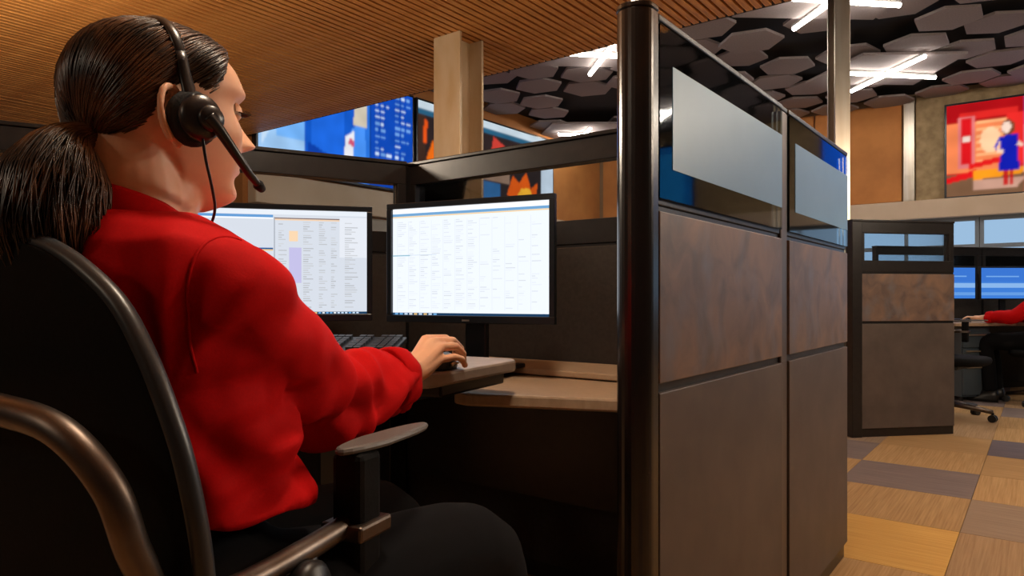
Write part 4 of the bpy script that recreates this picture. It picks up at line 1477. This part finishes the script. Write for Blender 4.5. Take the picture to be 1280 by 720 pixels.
cubicle_panel('dark windowed partition behind the far workstation monitors', 1.25, fw_(1.75, 2.22), AF, False)
cubicle_panel('dark windowed partition at the right end of the far workstation', 1.45, fw_(3.02, 2.22), AF, False)
fd = thing('far_desk', 'tan desk of the far workstation with drawers below', 'desk', fw_(1.9, 1.28), AF)
MB().box((0, 0, ZD - .03), (2.5, 0.84, ZD)).build('worktop', M_desk, fd, bevel=0.004)
for (x, y) in ((0.05, 0.78), (2.42, 0.06), (2.42, 0.78)):
    MB().box((x - .025, y - .025, 0), (x + .025, y + .025, ZD - .03)).build('leg', M_frame, fd)
ped = thing('drawer_pedestal', 'grey-blue three-drawer pedestal under the far desk', 'drawers', fw_(2.02, 1.33), AF)
MB().box((0, 0.02, 0.04), (0.30, 0.55, ZD - .035)).build('body', M_blue, ped, bevel=0.004)
z = 0.06
for hh in (0.29, 0.15, 0.15):
    dr = MB().box((0.008, 0.0, z), (0.292, 0.02, z + hh - .008)).build('drawer', M_blue, ped, bevel=0.003)
    MB().box((0.03, -0.018, z + hh - .04), (0.27, 0.0, z + hh - .026)).build('handle', M_steel, dr, bevel=0.002)
    z += hh
for (x, y) in ((.03, .06), (.27, .06), (.03, .5), (.27, .5)):
    MB().lathe([(.02, 0), (.02, .04)], 10, (x, y, 0)).build('foot', M_plastic, ped)


def far_monitor(label, a, b, rz):
    t = thing('monitor', label, 'monitor', fw_(a, b, ZD), AF + rz, 'monitors at the far workstation')
    W, H = 0.52, 0.34
    MB().box((0, 0, .21), (W, .03, .21 + H)).build('bezel', M_bezel, t, bevel=0.003)
    MB().box((W / 2 - .03, .03, 0), (W / 2 + .03, .05, .4)).build('stand', M_bezel, t)
    MB().box((W / 2 - .1, -.05, 0), (W / 2 + .1, .12, .012)).build('stand_base', M_plastic, t)
    q = [(0, 0, 1, 1, (60, 120, 205)), (0, .55, 1, 1, (56, 112, 200)), (0, .35, 1, .5, (130, 172, 222)), (0.1, .7, .8, .74, (110, 160, 220)), (0, .1, 1, .2, (96, 148, 214))]
    picture('screen', q, M_screen, t, Matrix.Translation((.015, -.001, .21 + .015)), W - .03, H - .03)
    return t


far_monitor('blue-lit monitor beside the far cubicle end panel', 2.14, 1.86, 0)
far_monitor('blue-lit monitor in front of the far woman in red', 2.72, 1.88, radians(-8))
ph = thing('desk_phone', 'dark desk phone at the edge of the far desk', 'phone', fw_(2.05, 1.5, ZD), AF)
MB().prism([(0, 0), (.2, 0), (.2, .2), (0, .2)], 0, .03).build('phone_base', M_plastic, ph, bevel=0.006)
MB().tube([(.03, .02, .05), (.03, .1, .065), (.03, .18, .055)], [.024, .016, .024], 10).build('handset', M_plastic, ph, smooth=True)
task_chair('empty task chair half hidden behind the far cubicle end panel', room(3.52, 5.62), AF + radians(-150), group=None)

# far woman, facing left along the desk
pf = room(lat_at(1308, 6.25), 6.25, 0)
phi = radians(-44)            # facing against the camera axis
fS = Vector((0.16, 0.0, 0.965))


def far_arm(s, reach):
    S = Vector((s * .155, 0.0, .965))
    E = Vector((s * .21, .20, .80))
    W = Vector((s * .15, reach, .775))
    return [S, E, W]


def far_hand(W, s):
    m_ = [W + Vector((s * (-.026 + .018 * i), .082 - .005 * abs(i - 1), .004)) for i in range(4)]
    return dict(mcp=m_, fingers=[[p, p + Vector((0, .035, .004)), p + Vector((0, .06, -.01)), p + Vector((0, .068, -.018))] for p in m_],
                thumb=[W + Vector((-s * .02, .02, 0)), W + Vector((-s * .04, .055, -.006)), W + Vector((-s * .042, .085, -.01))])


aR, aL_ = far_arm(1, .46), far_arm(-1, .46)
nkf = Vector((0, -.02, 1.045))
tf = [(z, (0 if z < .97 else 0), (cy), hw, hd) for (z, _, cy, hw, hd) in [(0.66, 0, 0, .178, .14), (.74, 0, 0, .168, .13), (.80, 0, .0, .156, .12), (.87, 0, 0, .16, .118), (.93, 0, 0, .17, .118), (.985, 0, -.01, .172, .108), (1.02, 0, -.02, .15, .09), (1.045, 0, -.02, .11, .078), (1.066, 0, -.02, .07, .066)]]
woman2, HF, _ = make_person(dict(loc=pf, rz=YAW - phi, head=(0, .02, 1.062), head_yaw=0.0, pitch=radians(5), neck=nkf, torso=tf, armR=aR, armL=aL_, handR=far_hand(aR[2], 1), handL=far_hand(aL_[2], -1),
                              hair_mat=M_blond, strand_mat=M_blond, seat=0.48, fine=False, knot=(-.11, 0, .07),
                              pony=[(-.09, 0, .10), (-.10, 0, .06), (-.10, 0, .01), (-.095, 0, -.03)], pony_r=[(0, .05), (.5, .06), (1, .03)]))
tag(woman2, 'blond person in a red top at the far workstation, cut by the right edge', 'person')
task_chair('task chair of the far person in red at the right edge', pf, YAW - phi)
